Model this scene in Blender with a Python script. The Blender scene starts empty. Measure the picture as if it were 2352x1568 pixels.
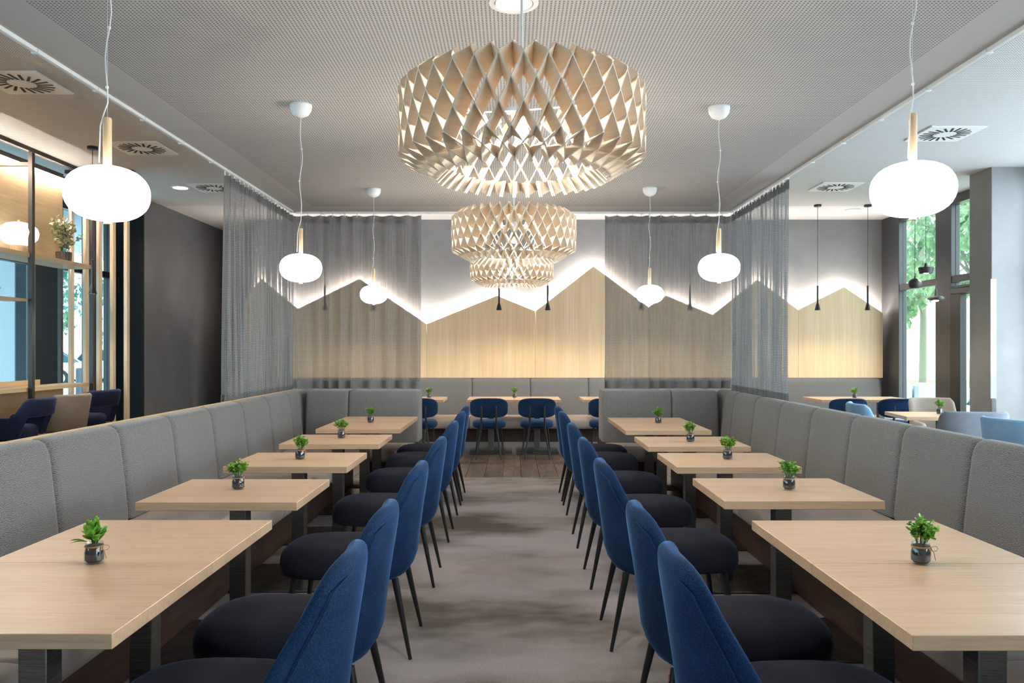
import bpy, math, random
from mathutils import Vector, Matrix, Euler
PI = math.pi
scene = bpy.context.scene
COL = scene.collection
rnd = random.Random(7)

# ---------------------------------------------------------------- camera
CAM_Z = 1.44
F_PX = 1830.0
cam_data = bpy.data.cameras.new('camera')
cam_data.sensor_width = 36.0
cam_data.lens = 36.0 * F_PX / 2352.0
cam_data.shift_y = 18.0 / 2352.0
cam_data.clip_start = 0.05
cam_data.clip_end = 300
cam = bpy.data.objects.new('camera', cam_data)
cam.location = (0, 0, CAM_Z)
cam.rotation_euler = (PI / 2, 0, 0)
COL.objects.link(cam)
scene.camera = cam

# ---------------------------------------------------------------- light
EXPOSURE = 1.3
SKY = 5.0
vs = scene.view_settings
vs.view_transform = 'Standard'
vs.look = 'None'
vs.exposure = EXPOSURE
vs.gamma = 1.0
vs.use_curve_mapping = False
world = bpy.data.worlds.new('sky')
scene.world = world
world.use_nodes = True
bg = world.node_tree.nodes['Background']
bg.inputs[0].default_value = (0.84, 0.93, 1.0, 1)
bg.inputs[1].default_value = SKY
cy = scene.cycles
cy.max_bounces = 8
cy.diffuse_bounces = 4
cy.glossy_bounces = 3
cy.transmission_bounces = 4
cy.transparent_max_bounces = 16
cy.caustics_reflective = False
cy.caustics_refractive = False
cy.sample_clamp_indirect = 6.0
cy.use_denoising = True


def portal(loc, rot, sx, sy):
    ld = bpy.data.lights.new('window_portal', 'AREA')
    ld.shape = 'RECTANGLE'
    ld.size = sx
    ld.size_y = sy
    ld.cycles.is_portal = True
    o = bpy.data.objects.new('window_portal', ld)
    o.location = loc
    o.rotation_euler = rot
    COL.objects.link(o)


XR = 5.75     # right facade plane
XL = -6.0     # left facade plane
YB = 12.37    # back wall plane
YF = -3.0     # wall behind the camera
ZC = 2.986    # dropped ceiling
ZO = 3.453    # outer ceiling
portal((XR - 0.12, 3.0, 1.7), (0, PI / 2, 0), 3.2, 11.4)
portal((XR - 0.12, 10.9, 1.7), (0, PI / 2, 0), 3.2, 3.0)
portal((XL + 0.12, 4.75, 1.7), (0, -PI / 2, 0), 3.2, 15.3)


# ---------------------------------------------------------------- materials
def newmat(name):
    m = bpy.data.materials.new(name)
    m.use_nodes = True
    nt = m.node_tree
    b = nt.nodes['Principled BSDF']
    return m, nt, b


def plain(name, col, rough=0.5, metal=0.0, spec=0.5, emit=None, estr=0.0, sheen=0.0, coat=0.0):
    m, nt, b = newmat(name)
    b.inputs['Base Color'].default_value = (*col, 1)
    b.inputs['Roughness'].default_value = rough
    b.inputs['Metallic'].default_value = metal
    b.inputs['Specular IOR Level'].default_value = spec
    b.inputs['Sheen Weight'].default_value = sheen
    b.inputs['Coat Weight'].default_value = coat
    if emit:
        b.inputs['Emission Color'].default_value = (*emit, 1)
        b.inputs['Emission Strength'].default_value = estr
    return m


def N(nt, typ, **kw):
    n = nt.nodes.new(typ)
    for k, v in kw.items():
        setattr(n, k, v)
    return n


def coords(nt, scale=(1, 1, 1), rand=False, kind='Object', rot=(0, 0, 0)):
    tc = N(nt, 'ShaderNodeTexCoord')
    mp = N(nt, 'ShaderNodeMapping')
    mp.inputs['Scale'].default_value = scale
    mp.inputs['Rotation'].default_value = rot
    nt.links.new(tc.outputs[kind], mp.inputs['Vector'])
    if rand:
        oi = N(nt, 'ShaderNodeObjectInfo')
        mul = N(nt, 'ShaderNodeVectorMath', operation='SCALE')
        mul.inputs[0].default_value = (13.7, 7.3, 29.1)
        nt.links.new(oi.outputs['Random'], mul.inputs['Scale'])
        nt.links.new(mul.outputs[0], mp.inputs['Location'])
    return mp.outputs[0]


def ramp(nt, fac, stops):
    r = N(nt, 'ShaderNodeValToRGB')
    e = r.color_ramp.elements
    e[0].position, e[0].color = stops[0][0], (*stops[0][1], 1)
    e[1].position, e[1].color = stops[-1][0], (*stops[-1][1], 1)
    for p, c in stops[1:-1]:
        x = e.new(p)
        x.color = (*c, 1)
    nt.links.new(fac, r.inputs[0])
    return r.outputs[0]


def noise(nt, vec, scale, detail=3.0, rough=0.5):
    n = N(nt, 'ShaderNodeTexNoise')
    n.inputs['Scale'].default_value = scale
    n.inputs['Detail'].default_value = detail
    n.inputs['Roughness'].default_value = rough
    nt.links.new(vec, n.inputs['Vector'])
    return n.outputs['Fac']


def bump(nt, b, h, strength, dist=0.01):
    bp = N(nt, 'ShaderNodeBump')
    bp.inputs['Strength'].default_value = strength
    bp.inputs['Distance'].default_value = dist
    nt.links.new(h, bp.inputs['Height'])
    nt.links.new(bp.outputs[0], b.inputs['Normal'])


def math_n(nt, op, a, bb=None):
    n = N(nt, 'ShaderNodeMath', operation=op)
    for i, v in enumerate((a, bb)):
        if v is None:
            continue
        if isinstance(v, (int, float)):
            n.inputs[i].default_value = v
        else:
            nt.links.new(v, n.inputs[i])
    return n.outputs[0]


def wood(name, c1, c2, c3, stretch, fine=60.0, rough=0.42, coat=0.0, big=2.0):
    m, nt, b = newmat(name)
    v = coords(nt, stretch, rand=True)
    n1 = noise(nt, v, fine, 4, 0.6)
    n2 = noise(nt, v, big, 2, 0.5)
    s = math_n(nt, 'ADD', math_n(nt, 'MULTIPLY', n1, 0.6), math_n(nt, 'MULTIPLY', n2, 0.4))
    c = ramp(nt, s, [(0.33, c1), (0.5, c2), (0.66, c3)])
    nt.links.new(c, b.inputs['Base Color'])
    b.inputs['Roughness'].default_value = rough
    b.inputs['Coat Weight'].default_value = coat
    b.inputs['Coat Roughness'].default_value = 0.3
    bump(nt, b, n1, 0.06, 0.002)
    return m


M = {}
M['table_top'] = wood('oak_laminate', (0.48, 0.305, 0.182), (0.57, 0.38, 0.238), (0.63, 0.44, 0.285), (0.35, 6, 6), 14, 0.38, 0.12, 1.5)
M['wall_wood'] = wood('oak_veneer_vertical', (0.66, 0.475, 0.28), (0.73, 0.54, 0.335), (0.80, 0.62, 0.405), (4, 4, 0.12), 9, 0.5, 0.0, 2.2)
M['shelf_wood'] = wood('oak_veneer_horizontal', (0.50, 0.34, 0.18), (0.58, 0.41, 0.23), (0.64, 0.47, 0.29), (4, 0.3, 4), 9, 0.5)
M['slat_wood'] = wood('pale_oak_slat', (0.60, 0.44, 0.28), (0.68, 0.52, 0.35), (0.74, 0.58, 0.41), (5, 5, 0.3), 9, 0.5)
M['stem_wood'] = wood('oak_stem', (0.50, 0.33, 0.17), (0.62, 0.44, 0.26), (0.70, 0.52, 0.33), (9, 9, 0.6), 9, 0.5)
M['plank'] = wood('dark_oak_plank', (0.085, 0.057, 0.045), (0.14, 0.095, 0.075), (0.21, 0.155, 0.125), (5, 0.5, 5), 5, 0.24, 0.25, 1.2)
M['plinth'] = wood('dark_plinth_veneer', (0.035, 0.018, 0.013), (0.06, 0.03, 0.022), (0.085, 0.045, 0.034), (0.4, 4, 6), 8, 0.4)
M['black_metal'] = plain('black_powder_coat', (0.012, 0.012, 0.013), 0.42)
M['matt_black'] = plain('matt_black_sheet', (0.016, 0.016, 0.017), 0.95, 0, 0.05)
M['grey_frame'] = plain('anthracite_frame', (0.055, 0.057, 0.062), 0.4, 0.2)
M['bronze_frame'] = plain('bronze_frame', (0.045, 0.04, 0.037), 0.45, 0.3)
M['white_metal'] = plain('white_enamel', (0.78, 0.78, 0.78), 0.4)
M['vent_white'] = plain('vent_white', (0.86, 0.86, 0.85), 0.5)
M['dark_slot'] = plain('slot_dark', (0.01, 0.01, 0.01), 0.8)
M['cord_white'] = plain('cord_white', (0.62, 0.62, 0.62), 0.6)
M['cord_black'] = plain('cord_black', (0.015, 0.015, 0.015), 0.6)
M['soil'] = plain('soil', (0.018, 0.012, 0.009), 0.9)
M['copper'] = plain('copper', (0.75, 0.30, 0.19), 0.35, 0.7)
M['twine'] = plain('twine', (0.36, 0.23, 0.13), 0.9)
M['outer_white'] = plain('white_render', (0.85, 0.86, 0.87), 0.8)
M['outer_grey'] = plain('exterior_concrete', (0.55, 0.57, 0.6), 0.8)
M['trunk'] = plain('bark', (0.20, 0.19, 0.17), 0.9)
M['steel'] = None


def mat_steel():
    m, nt, b = newmat('brushed_steel')
    v = coords(nt, (3, 3, 120), rand=True)
    n = noise(nt, v, 4, 2)
    c = ramp(nt, n, [(0.3, (0.13, 0.125, 0.12)), (0.7, (0.24, 0.235, 0.23))])
    nt.links.new(c, b.inputs['Base Color'])
    b.inputs['Metallic'].default_value = 1.0
    b.inputs['Roughness'].default_value = 0.33
    return m


M['steel'] = mat_steel()


def velvet(name, c1, c2, tint, sheen=0.9, srough=0.35):
    m, nt, b = newmat(name)
    v = coords(nt, (1, 1, 1), rand=True)
    n = noise(nt, v, 300, 2)
    n2 = noise(nt, v, 7, 2)
    s = math_n(nt, 'ADD', math_n(nt, 'MULTIPLY', n, 0.7), math_n(nt, 'MULTIPLY', n2, 0.3))
    c = ramp(nt, s, [(0.35, c1), (0.65, c2)])
    nt.links.new(c, b.inputs['Base Color'])
    b.inputs['Roughness'].default_value = 0.85
    b.inputs['Specular IOR Level'].default_value = 0.15
    b.inputs['Sheen Weight'].default_value = sheen
    b.inputs['Sheen Roughness'].default_value = srough
    b.inputs['Sheen Tint'].default_value = (*tint, 1)
    bump(nt, b, n, 0.25, 0.002)
    return m


M['navy'] = velvet('navy_velvet', (0.004, 0.014, 0.040), (0.016, 0.048, 0.125), (0.12, 0.32, 0.72), 0.5, 0.28)
M['navy_stool'] = velvet('ink_velvet', (0.010, 0.013, 0.035), (0.018, 0.022, 0.055), (0.12, 0.16, 0.4), 0.5)
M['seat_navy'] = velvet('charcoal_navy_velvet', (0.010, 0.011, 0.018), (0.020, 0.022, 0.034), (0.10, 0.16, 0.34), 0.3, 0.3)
M['taupe'] = velvet('taupe_velvet', (0.20, 0.15, 0.12), (0.30, 0.235, 0.19), (0.6, 0.5, 0.45), 0.4)
M['sky_blue'] = velvet('sky_blue_velvet', (0.17, 0.33, 0.52), (0.27, 0.46, 0.68), (0.5, 0.75, 1.0), 0.6)
M['grey_chair'] = velvet('grey_woven_chair', (0.13, 0.145, 0.17), (0.22, 0.24, 0.27), (0.5, 0.55, 0.6), 0.3)
M['beige_chair'] = velvet('beige_chair', (0.36, 0.32, 0.29), (0.46, 0.42, 0.38), (0.6, 0.55, 0.5), 0.3)


def mat_banquette():
    m, nt, b = newmat('grey_chenille_weave')
    tc = N(nt, 'ShaderNodeTexCoord')
    mp = N(nt, 'ShaderNodeMapping')
    mp.inputs['Scale'].default_value = (1, 1, 1)
    nt.links.new(tc.outputs['UV'], mp.inputs['Vector'])
    # zigzag rows of light chenille yarn with dark gaps
    sep = N(nt, 'ShaderNodeSeparateXYZ')
    nt.links.new(mp.outputs[0], sep.inputs[0])
    U, V = sep.outputs[0], sep.outputs[1]
    n1 = noise(nt, mp.outputs[0], 70, 2)
    n2 = noise(nt, mp.outputs[0], 420, 2)
    tri = math_n(nt, 'ABSOLUTE', math_n(nt, 'SUBTRACT', math_n(nt, 'FRACT', math_n(nt, 'ADD', math_n(nt, 'DIVIDE', U, 0.013), 100.0)), 0.5))
    vv = math_n(nt, 'ADD', V, math_n(nt, 'ADD', math_n(nt, 'MULTIPLY', tri, 0.009), math_n(nt, 'MULTIPLY', n1, 0.012)))
    st = math_n(nt, 'ABSOLUTE', math_n(nt, 'SUBTRACT', math_n(nt, 'FRACT', math_n(nt, 'ADD', math_n(nt, 'DIVIDE', vv, 0.0068), 100.0)), 0.5))
    d = math_n(nt, 'ADD', math_n(nt, 'MULTIPLY', st, 0.9), math_n(nt, 'MULTIPLY', n2, 0.75))
    c = ramp(nt, d, [(0.46, (0.285, 0.278, 0.275)), (0.58, (0.19, 0.186, 0.186)), (0.72, (0.04, 0.04, 0.043))])
    nt.links.new(c, b.inputs['Base Color'])
    b.inputs['Roughness'].default_value = 0.9
    b.inputs['Specular IOR Level'].default_value = 0.1
    b.inputs['Sheen Weight'].default_value = 0.25
    inv = math_n(nt, 'SUBTRACT', 1.0, d)
    bump(nt, b, inv, 0.35, 0.002)
    return m


M['banquette'] = mat_banquette()
M['leather'] = plain('beige_leather', (0.42, 0.35, 0.31), 0.5, 0, 0.35)


def mat_carpet():
    m, nt, b = newmat('carpet_mauve_grey')
    v = coords(nt, (1, 1, 1))
    big = noise(nt, coords(nt, (0.55, 1.0, 1)), 1.3, 4, 0.55)
    hue = noise(nt, coords(nt, (0.5, 0.8, 1)), 0.9, 2)
    w = N(nt, 'ShaderNodeTexWave')
    w.inputs['Scale'].default_value = 95
    w.inputs['Distortion'].default_value = 3.5
    w.inputs['Detail'].default_value = 2
    w.inputs['Detail Scale'].default_value = 3
    nt.links.new(v, w.inputs['Vector'])
    fine = noise(nt, v, 260, 2)
    base = ramp(nt, big, [(0.36, (0.12, 0.11, 0.10)), (0.46, (0.26, 0.243, 0.247)), (0.58, (0.38, 0.36, 0.38))])
    tint = ramp(nt, hue, [(0.35, (0.97, 1.0, 1.06)), (0.65, (1.06, 0.99, 0.93))])
    mx = N(nt, 'ShaderNodeMix', data_type='RGBA', blend_type='MULTIPLY')
    mx.inputs[0].default_value = 1
    nt.links.new(base, mx.inputs[6])
    nt.links.new(tint, mx.inputs[7])
    s = math_n(nt, 'ADD', math_n(nt, 'MULTIPLY', w.outputs['Fac'], 0.5), math_n(nt, 'MULTIPLY', fine, 0.5))
    g = ramp(nt, s, [(0.25, (0.55, 0.55, 0.55)), (0.75, (1.35, 1.35, 1.35))])
    mx2 = N(nt, 'ShaderNodeMix', data_type='RGBA', blend_type='MULTIPLY')
    mx2.inputs[0].default_value = 1
    nt.links.new(mx.outputs[2], mx2.inputs[6])
    nt.links.new(g, mx2.inputs[7])
    nt.links.new(mx2.outputs[2], b.inputs['Base Color'])
    b.inputs['Roughness'].default_value = 0.95
    b.inputs['Specular IOR Level'].default_value = 0.1
    bump(nt, b, s, 0.4, 0.003)
    return m


M['carpet'] = mat_carpet()


def mat_ceiling(name, x0, x1, y0, y1, col=(0.50, 0.482, 0.47)):
    """perforated plasterboard: 18 mm grid of 8 mm holes inside a plain border"""
    m, nt, b = newmat(name)
    tc = N(nt, 'ShaderNodeTexCoord')
    sep = N(nt, 'ShaderNodeSeparateXYZ')
    nt.links.new(tc.outputs['Object'], sep.inputs[0])
    X, Y = sep.outputs[0], sep.outputs[1]
    P = 0.0185

    def fr(a):
        f = math_n(nt, 'FRACT', math_n(nt, 'ADD', math_n(nt, 'DIVIDE', a, P), 1000.0))
        return math_n(nt, 'ABSOLUTE', math_n(nt, 'SUBTRACT', f, 0.5))
    fx, fy = fr(X), fr(Y)
    hole = math_n(nt, 'LESS_THAN', math_n(nt, 'MAXIMUM', fx, fy), 0.215)
    inx = math_n(nt, 'MULTIPLY', math_n(nt, 'GREATER_THAN', X, x0), math_n(nt, 'LESS_THAN', X, x1))
    iny = math_n(nt, 'MULTIPLY', math_n(nt, 'GREATER_THAN', Y, y0), math_n(nt, 'LESS_THAN', Y, y1))
    msk = math_n(nt, 'MULTIPLY', hole, math_n(nt, 'MULTIPLY', inx, iny))
    mx = N(nt, 'ShaderNodeMix', data_type='RGBA')
    mx.inputs[6].default_value = (*col, 1)
    mx.inputs[7].default_value = (0.09, 0.085, 0.08, 1)
    nt.links.new(msk, mx.inputs[0])
    nt.links.new(mx.outputs[2], b.inputs['Base Color'])
    b.inputs['Roughness'].default_value = 0.85
    b.inputs['Specular IOR Level'].default_value = 0.2
    return m


def mat_wall(name, col, rough=0.8):
    m, nt, b = newmat(name)
    v = coords(nt)
    n = noise(nt, v, 3, 4)
    c = ramp(nt, n, [(0.3, tuple(x * 0.93 for x in col)), (0.7, tuple(x * 1.07 for x in col))])
    nt.links.new(c, b.inputs['Base Color'])
    b.inputs['Roughness'].default_value = rough
    b.inputs['Specular IOR Level'].default_value = 0.25
    bump(nt, b, noise(nt, v, 180, 2), 0.08, 0.002)
    return m


M['wall_grey'] = mat_wall('wall_grey_paint', (0.27, 0.27, 0.278))
M['wall_dark'] = mat_wall('wall_charcoal_paint', (0.115, 0.115, 0.118))
M['pillar_dark'] = mat_wall('pillar_side_grey', (0.23, 0.225, 0.215))
M['wall_light'] = mat_wall('wall_light_paint', (0.30, 0.30, 0.303))


def mat_curtain():
    m, nt, b = newmat('grey_knit_sheer')
    out = nt.nodes['Material Output']
    tc = N(nt, 'ShaderNodeTexCoord')
    mp = N(nt, 'ShaderNodeMapping')
    mp.inputs['Scale'].default_value = (70, 55, 1)
    nt.links.new(tc.outputs['UV'], mp.inputs['Vector'])
    br = N(nt, 'ShaderNodeTexBrick')
    br.inputs['Scale'].default_value = 1
    br.inputs['Mortar Size'].default_value = 0.16
    br.inputs['Brick Width'].default_value = 0.5
    br.inputs['Row Height'].default_value = 0.8
    br.inputs['Color1'].default_value = (1, 1, 1, 1)
    br.inputs['Color2'].default_value = (0.72, 0.72, 0.72, 1)
    br.inputs['Mortar'].default_value = (0.22, 0.22, 0.22, 1)
    nt.links.new(mp.outputs[0], br.inputs['Vector'])
    n = noise(nt, coords(nt, (30, 30, 0.5), kind='Object'), 3, 3)
    c = ramp(nt, n, [(0.3, (0.34, 0.335, 0.335)), (0.7, (0.52, 0.515, 0.52))])
    mx = N(nt, 'ShaderNodeMix', data_type='RGBA', blend_type='MULTIPLY')
    mx.inputs[0].default_value = 0.8
    nt.links.new(c, mx.inputs[6])
    nt.links.new(br.outputs['Color'], mx.inputs[7])
    df = N(nt, 'ShaderNodeBsdfDiffuse')
    tl = N(nt, 'ShaderNodeBsdfTranslucent')
    nt.links.new(mx.outputs[2], df.inputs[0])
    nt.links.new(mx.outputs[2], tl.inputs[0])
    m1 = N(nt, 'ShaderNodeMixShader')
    m1.inputs[0].default_value = 0.3
    nt.links.new(df.outputs[0], m1.inputs[1])
    nt.links.new(tl.outputs[0], m1.inputs[2])
    tr = N(nt, 'ShaderNodeBsdfTransparent')
    m2 = N(nt, 'ShaderNodeMixShader')
    m2.inputs[0].default_value = 0.30
    nt.links.new(m1.outputs[0], m2.inputs[1])
    nt.links.new(tr.outputs[0], m2.inputs[2])
    nt.links.new(m2.outputs[0], out.inputs[0])
    return m


M['curtain'] = mat_curtain()


def mat_hem():
    m, nt, b = newmat('grey_knit_hem')
    n = noise(nt, coords(nt, (60, 60, 60)), 2, 2)
    c = ramp(nt, n, [(0.3, (0.14, 0.132, 0.13)), (0.7, (0.24, 0.232, 0.232))])
    nt.links.new(c, b.inputs['Base Color'])
    b.inputs['Roughness'].default_value = 0.95
    b.inputs['Alpha'].default_value = 0.9
    return m


M['hem'] = mat_hem()


def mat_glass(name, tint=(0.93, 0.97, 0.98), refl=0.07):
    m, nt, b = newmat(name)
    out = nt.nodes['Material Output']
    tr = N(nt, 'ShaderNodeBsdfTransparent')
    tr.inputs[0].default_value = (*tint, 1)
    gl = N(nt, 'ShaderNodeBsdfGlossy')
    gl.inputs['Roughness'].default_value = 0.02
    mx = N(nt, 'ShaderNodeMixShader')
    mx.inputs[0].default_value = refl
    nt.links.new(tr.outputs[0], mx.inputs[1])
    nt.links.new(gl.outputs[0], mx.inputs[2])
    nt.links.new(mx.outputs[0], out.inputs[0])
    return m


M['glass'] = mat_glass('window_glass')
M['glass_teal'] = mat_glass('teal_tinted_glass', (0.55, 0.68, 0.71), 0.07)  # tint added to tone down the overbright street view and its daylight
M['glass_mint'] = mat_glass('mint_tinted_glass', (0.70, 0.75, 0.735), 0.05)  # tint added to tone down the overbright garden view
M['jar'] = mat_glass('jar_glass', (0.86, 0.9, 0.92), 0.08)
M['guard'] = mat_glass('clear_corner_guard', (0.9, 0.92, 0.93), 0.14)


def mat_birch():
    m, nt, b = newmat('birch_plywood')
    out = nt.nodes['Material Output']
    n = noise(nt, coords(nt, (3, 3, 30), rand=True), 4, 3)
    c = ramp(nt, n, [(0.3, (0.78, 0.67, 0.53)), (0.7, (0.87, 0.77, 0.64))])
    nt.links.new(c, b.inputs['Base Color'])
    b.inputs['Roughness'].default_value = 0.55
    b.inputs['Specular IOR Level'].default_value = 0.3
    tl = N(nt, 'ShaderNodeBsdfTranslucent')
    tl.inputs[0].default_value = (0.9, 0.62, 0.34, 1)
    mx = N(nt, 'ShaderNodeMixShader')
    mx.inputs[0].default_value = 0.12
    nt.links.new(b.outputs[0], mx.inputs[1])
    nt.links.new(tl.outputs[0], mx.inputs[2])
    nt.links.new(mx.outputs[0], out.inputs[0])
    return m


M['birch'] = mat_birch()


def emis(name, col, s):
    m = bpy.data.materials.new(name)
    m.use_nodes = True
    nt = m.node_tree
    nt.nodes.remove(nt.nodes['Principled BSDF'])
    e = N(nt, 'ShaderNodeEmission')
    e.inputs[0].default_value = (*col, 1)
    e.inputs[1].default_value = s
    nt.links.new(e.outputs[0], nt.nodes['Material Output'].inputs[0])
    return m


M['globe'] = emis('lit_opal_glass', (1.0, 0.95, 0.88), 6.0)
M['globe_table'] = emis('dim_opal_glass', (1.0, 0.95, 0.9), 0.95)
M['bulb'] = emis('chandelier_bulb', (1.0, 0.90, 0.75), 620.0)
M['led'] = emis('led_strip', (1.0, 0.90, 0.82), 135.0)
M['led_shelf'] = emis('led_strip_shelf', (1.0, 0.90, 0.78), 160.0)
M['led_spot'] = emis('spot_led', (1.0, 0.85, 0.65), 30.0)
M['downlight'] = emis('downlight_lens', (1.0, 0.95, 0.88), 6.0)


def leafmat(name, c1, c2, trans=0.25):
    m, nt, b = newmat(name)
    out = nt.nodes['Material Output']
    oi = N(nt, 'ShaderNodeObjectInfo')
    n = noise(nt, coords(nt, rand=True), 60 if trans < 0.4 else 1.5, 1)
    c = ramp(nt, n, [(0.35, c1), (0.65, c2)])
    nt.links.new(c, b.inputs['Base Color'])
    b.inputs['Roughness'].default_value = 0.4
    tl = N(nt, 'ShaderNodeBsdfTranslucent')
    nt.links.new(c, tl.inputs[0])
    mx = N(nt, 'ShaderNodeMixShader')
    mx.inputs[0].default_value = trans
    nt.links.new(b.outputs[0], mx.inputs[1])
    nt.links.new(tl.outputs[0], mx.inputs[2])
    nt.links.new(mx.outputs[0], out.inputs[0])
    return m


M['leaf'] = leafmat('table_plant_leaf', (0.06, 0.22, 0.02), (0.27, 0.52, 0.06))
M['stem_green'] = plain('stem_green', (0.05, 0.14, 0.05), 0.6)
M['eucalyptus'] = leafmat('eucalyptus_leaf', (0.30, 0.29, 0.16), (0.48, 0.45, 0.28), 0.2)
M['crown'] = leafmat('tree_leaf', (0.10, 0.20, 0.12), (0.30, 0.42, 0.26), 0.5)
M['crown_teal'] = leafmat('tree_leaf_teal', (0.05, 0.19, 0.16), (0.20, 0.40, 0.30), 0.5)
M['lawn'] = plain('lawn', (0.22, 0.42, 0.12), 0.9)
M['paving'] = mat_wall('paving', (0.60, 0.62, 0.64))
M['wicker'] = plain('pale_wicker', (0.35, 0.40, 0.45), 0.8)
M['car_white'] = plain('car_white', (0.75, 0.78, 0.80), 0.25, 0, 0.5, coat=0.5)
M['car_glass'] = plain('car_glass', (0.03, 0.06, 0.08), 0.1)
M['tyre'] = plain('tyre', (0.02, 0.02, 0.022), 0.8)
M['rim'] = plain('alloy_rim', (0.6, 0.62, 0.64), 0.35, 0.6)
M['tail'] = plain('tail_light', (0.6, 0.05, 0.06), 0.3)
M['pot'] = plain('dark_bronze_pot', (0.06, 0.043, 0.035), 0.45, 0.3)
M['bird'] = plain('bronze_bird', (0.20, 0.11, 0.06), 0.4, 0.6)
M['alu'] = plain('brushed_aluminium', (0.50, 0.50, 0.50), 0.35, 0.9)
M['floor_seam'] = plain('dark_subfloor', (0.03, 0.022, 0.017), 0.7)


# ---------------------------------------------------------------- mesh helpers
class MB:
    def __init__(s):
        s.v, s.f, s.uv = [], [], {}

    def box(s, x0, x1, y0, y1, z0, z1, bev=0.0, T=None):
        if bev <= 0:
            p = [(x0, y0, z0), (x1, y0, z0), (x1, y1, z0), (x0, y1, z0), (x0, y0, z1), (x1, y0, z1), (x1, y1, z1), (x0, y1, z1)]
            q = [(0, 3, 2, 1), (4, 5, 6, 7), (0, 1, 5, 4), (1, 2, 6, 5), (2, 3, 7, 6), (3, 0, 4, 7)]
            s.add(p, q, T)
            return s
        b = bev
        xs, ys, zs = (x0, x1), (y0, y1), (z0, z1)
        p, idx = [], {}
        for i in (0, 1):
            for j in (0, 1):
                for k in (0, 1):
                    sx, sy, sz = (1, -1)[i], (1, -1)[j], (1, -1)[k]
                    for a in range(3):
                        d = [b * sx, b * sy, b * sz]
                        d[a] = 0
                        idx[(i, j, k, a)] = len(p)
                        p.append((xs[i] + d[0], ys[j] + d[1], zs[k] + d[2]))
        q = []
        g = lambda i, j, k, a: idx[(i, j, k, a)]
        q.append((g(0, 0, 0, 0), g(0, 0, 1, 0), g(0, 1, 1, 0), g(0, 1, 0, 0)))
        q.append((g(1, 0, 0, 0), g(1, 1, 0, 0), g(1, 1, 1, 0), g(1, 0, 1, 0)))
        q.append((g(0, 0, 0, 1), g(1, 0, 0, 1), g(1, 0, 1, 1), g(0, 0, 1, 1)))
        q.append((g(0, 1, 0, 1), g(0, 1, 1, 1), g(1, 1, 1, 1), g(1, 1, 0, 1)))
        q.append((g(0, 0, 0, 2), g(0, 1, 0, 2), g(1, 1, 0, 2), g(1, 0, 0, 2)))
        q.append((g(0, 0, 1, 2), g(1, 0, 1, 2), g(1, 1, 1, 2), g(0, 1, 1, 2)))
        for j in (0, 1):
            for k in (0, 1):
                q.append((g(0, j, k, 1), g(1, j, k, 1), g(1, j, k, 2), g(0, j, k, 2)))
        for i in (0, 1):
            for k in (0, 1):
                q.append((g(i, 0, k, 0), g(i, 1, k, 0), g(i, 1, k, 2), g(i, 0, k, 2)))
        for i in (0, 1):
            for j in (0, 1):
                q.append((g(i, j, 0, 0), g(i, j, 1, 0), g(i, j, 1, 1), g(i, j, 0, 1)))
        for i in (0, 1):
            for j in (0, 1):
                for k in (0, 1):
                    q.append((g(i, j, k, 0), g(i, j, k, 1), g(i, j, k, 2)))
        s.add(p, q, T)
        return s

    def add(s, p, q, T=None):
        o = len(s.v)
        s.v += [tuple(T @ Vector(a)) if T else tuple(a) for a in p]
        s.f += [tuple(i + o for i in f) for f in q]
        return s

    def loft(s, rings, closed=True, cap0=True, cap1=True, T=None):
        n = len(rings[0])
        p = [a for r in rings for a in r]
        q = []
        for i in range(len(rings) - 1):
            for j in range(n if closed else n - 1):
                k = (j + 1) % n
                q.append((i * n + j, i * n + k, (i + 1) * n + k, (i + 1) * n + j))
        if cap0:
            q.append(tuple(reversed(range(n))))
        if cap1:
            q.append(tuple(range((len(rings) - 1) * n, len(rings) * n)))
        s.add(p, q, T)
        return s

    def lathe(s, prof, n=24, T=None, cap0=True, cap1=True):
        rings = [[(r * math.cos(2 * PI * j / n), r * math.sin(2 * PI * j / n), z) for j in range(n)] for r, z in prof]
        return s.loft(rings, True, cap0, cap1, T)

    def tube(s, pts, rad, n=8, T=None):
        pts = [Vector(p) for p in pts]
        rads = rad if isinstance(rad, (list, tuple)) else [rad] * len(pts)
        rings = []
        for i, p in enumerate(pts):
            t = (pts[min(i + 1, len(pts) - 1)] - pts[max(i - 1, 0)]).normalized()
            up = Vector((0, 0, 1)) if abs(t.z) < 0.9 else Vector((1, 0, 0))
            a = t.cross(up).normalized()
            b = t.cross(a)
            rings.append([tuple(p + (a * math.cos(2 * PI * j / n) + b * math.sin(2 * PI * j / n)) * rads[i]) for j in range(n)])
        return s.loft(rings, True, True, True, T)

    def mesh(s, name, mat, smooth=None):
        me = bpy.data.meshes.new(name)
        me.from_pydata(s.v, [], s.f)
        import bmesh
        bm = bmesh.new()
        bm.from_mesh(me)
        bmesh.ops.recalc_face_normals(bm, faces=bm.faces)
        bm.to_mesh(me)
        bm.free()
        me.materials.append(mat)
        if smooth is not None:
            me.shade_smooth()
            if smooth < 3.1:
                me.set_sharp_from_angle(angle=smooth)
        return me

    def build(s, name, mat, parent=None, smooth=None, loc=None, rotz=0.0):
        return place(name, s.mesh(name, mat, smooth), parent, loc, rotz)


SM = 0.7   # smooth below about 40 degrees


def place(name, me, parent=None, loc=None, rotz=0.0):
    o = bpy.data.objects.new(name, me)
    COL.objects.link(o)
    if parent is not None:
        o.parent = parent
    if loc is not None:
        o.location = loc
    o.rotation_euler.z = rotz
    return o


def thing(name, label, cat, loc=(0, 0, 0), rotz=0.0, group=None):
    o = bpy.data.objects.new(name, None)
    o.empty_display_size = 0.1
    COL.objects.link(o)
    o.location = loc
    o.rotation_euler.z = rotz
    return tag(o, label, cat, group)


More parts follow.
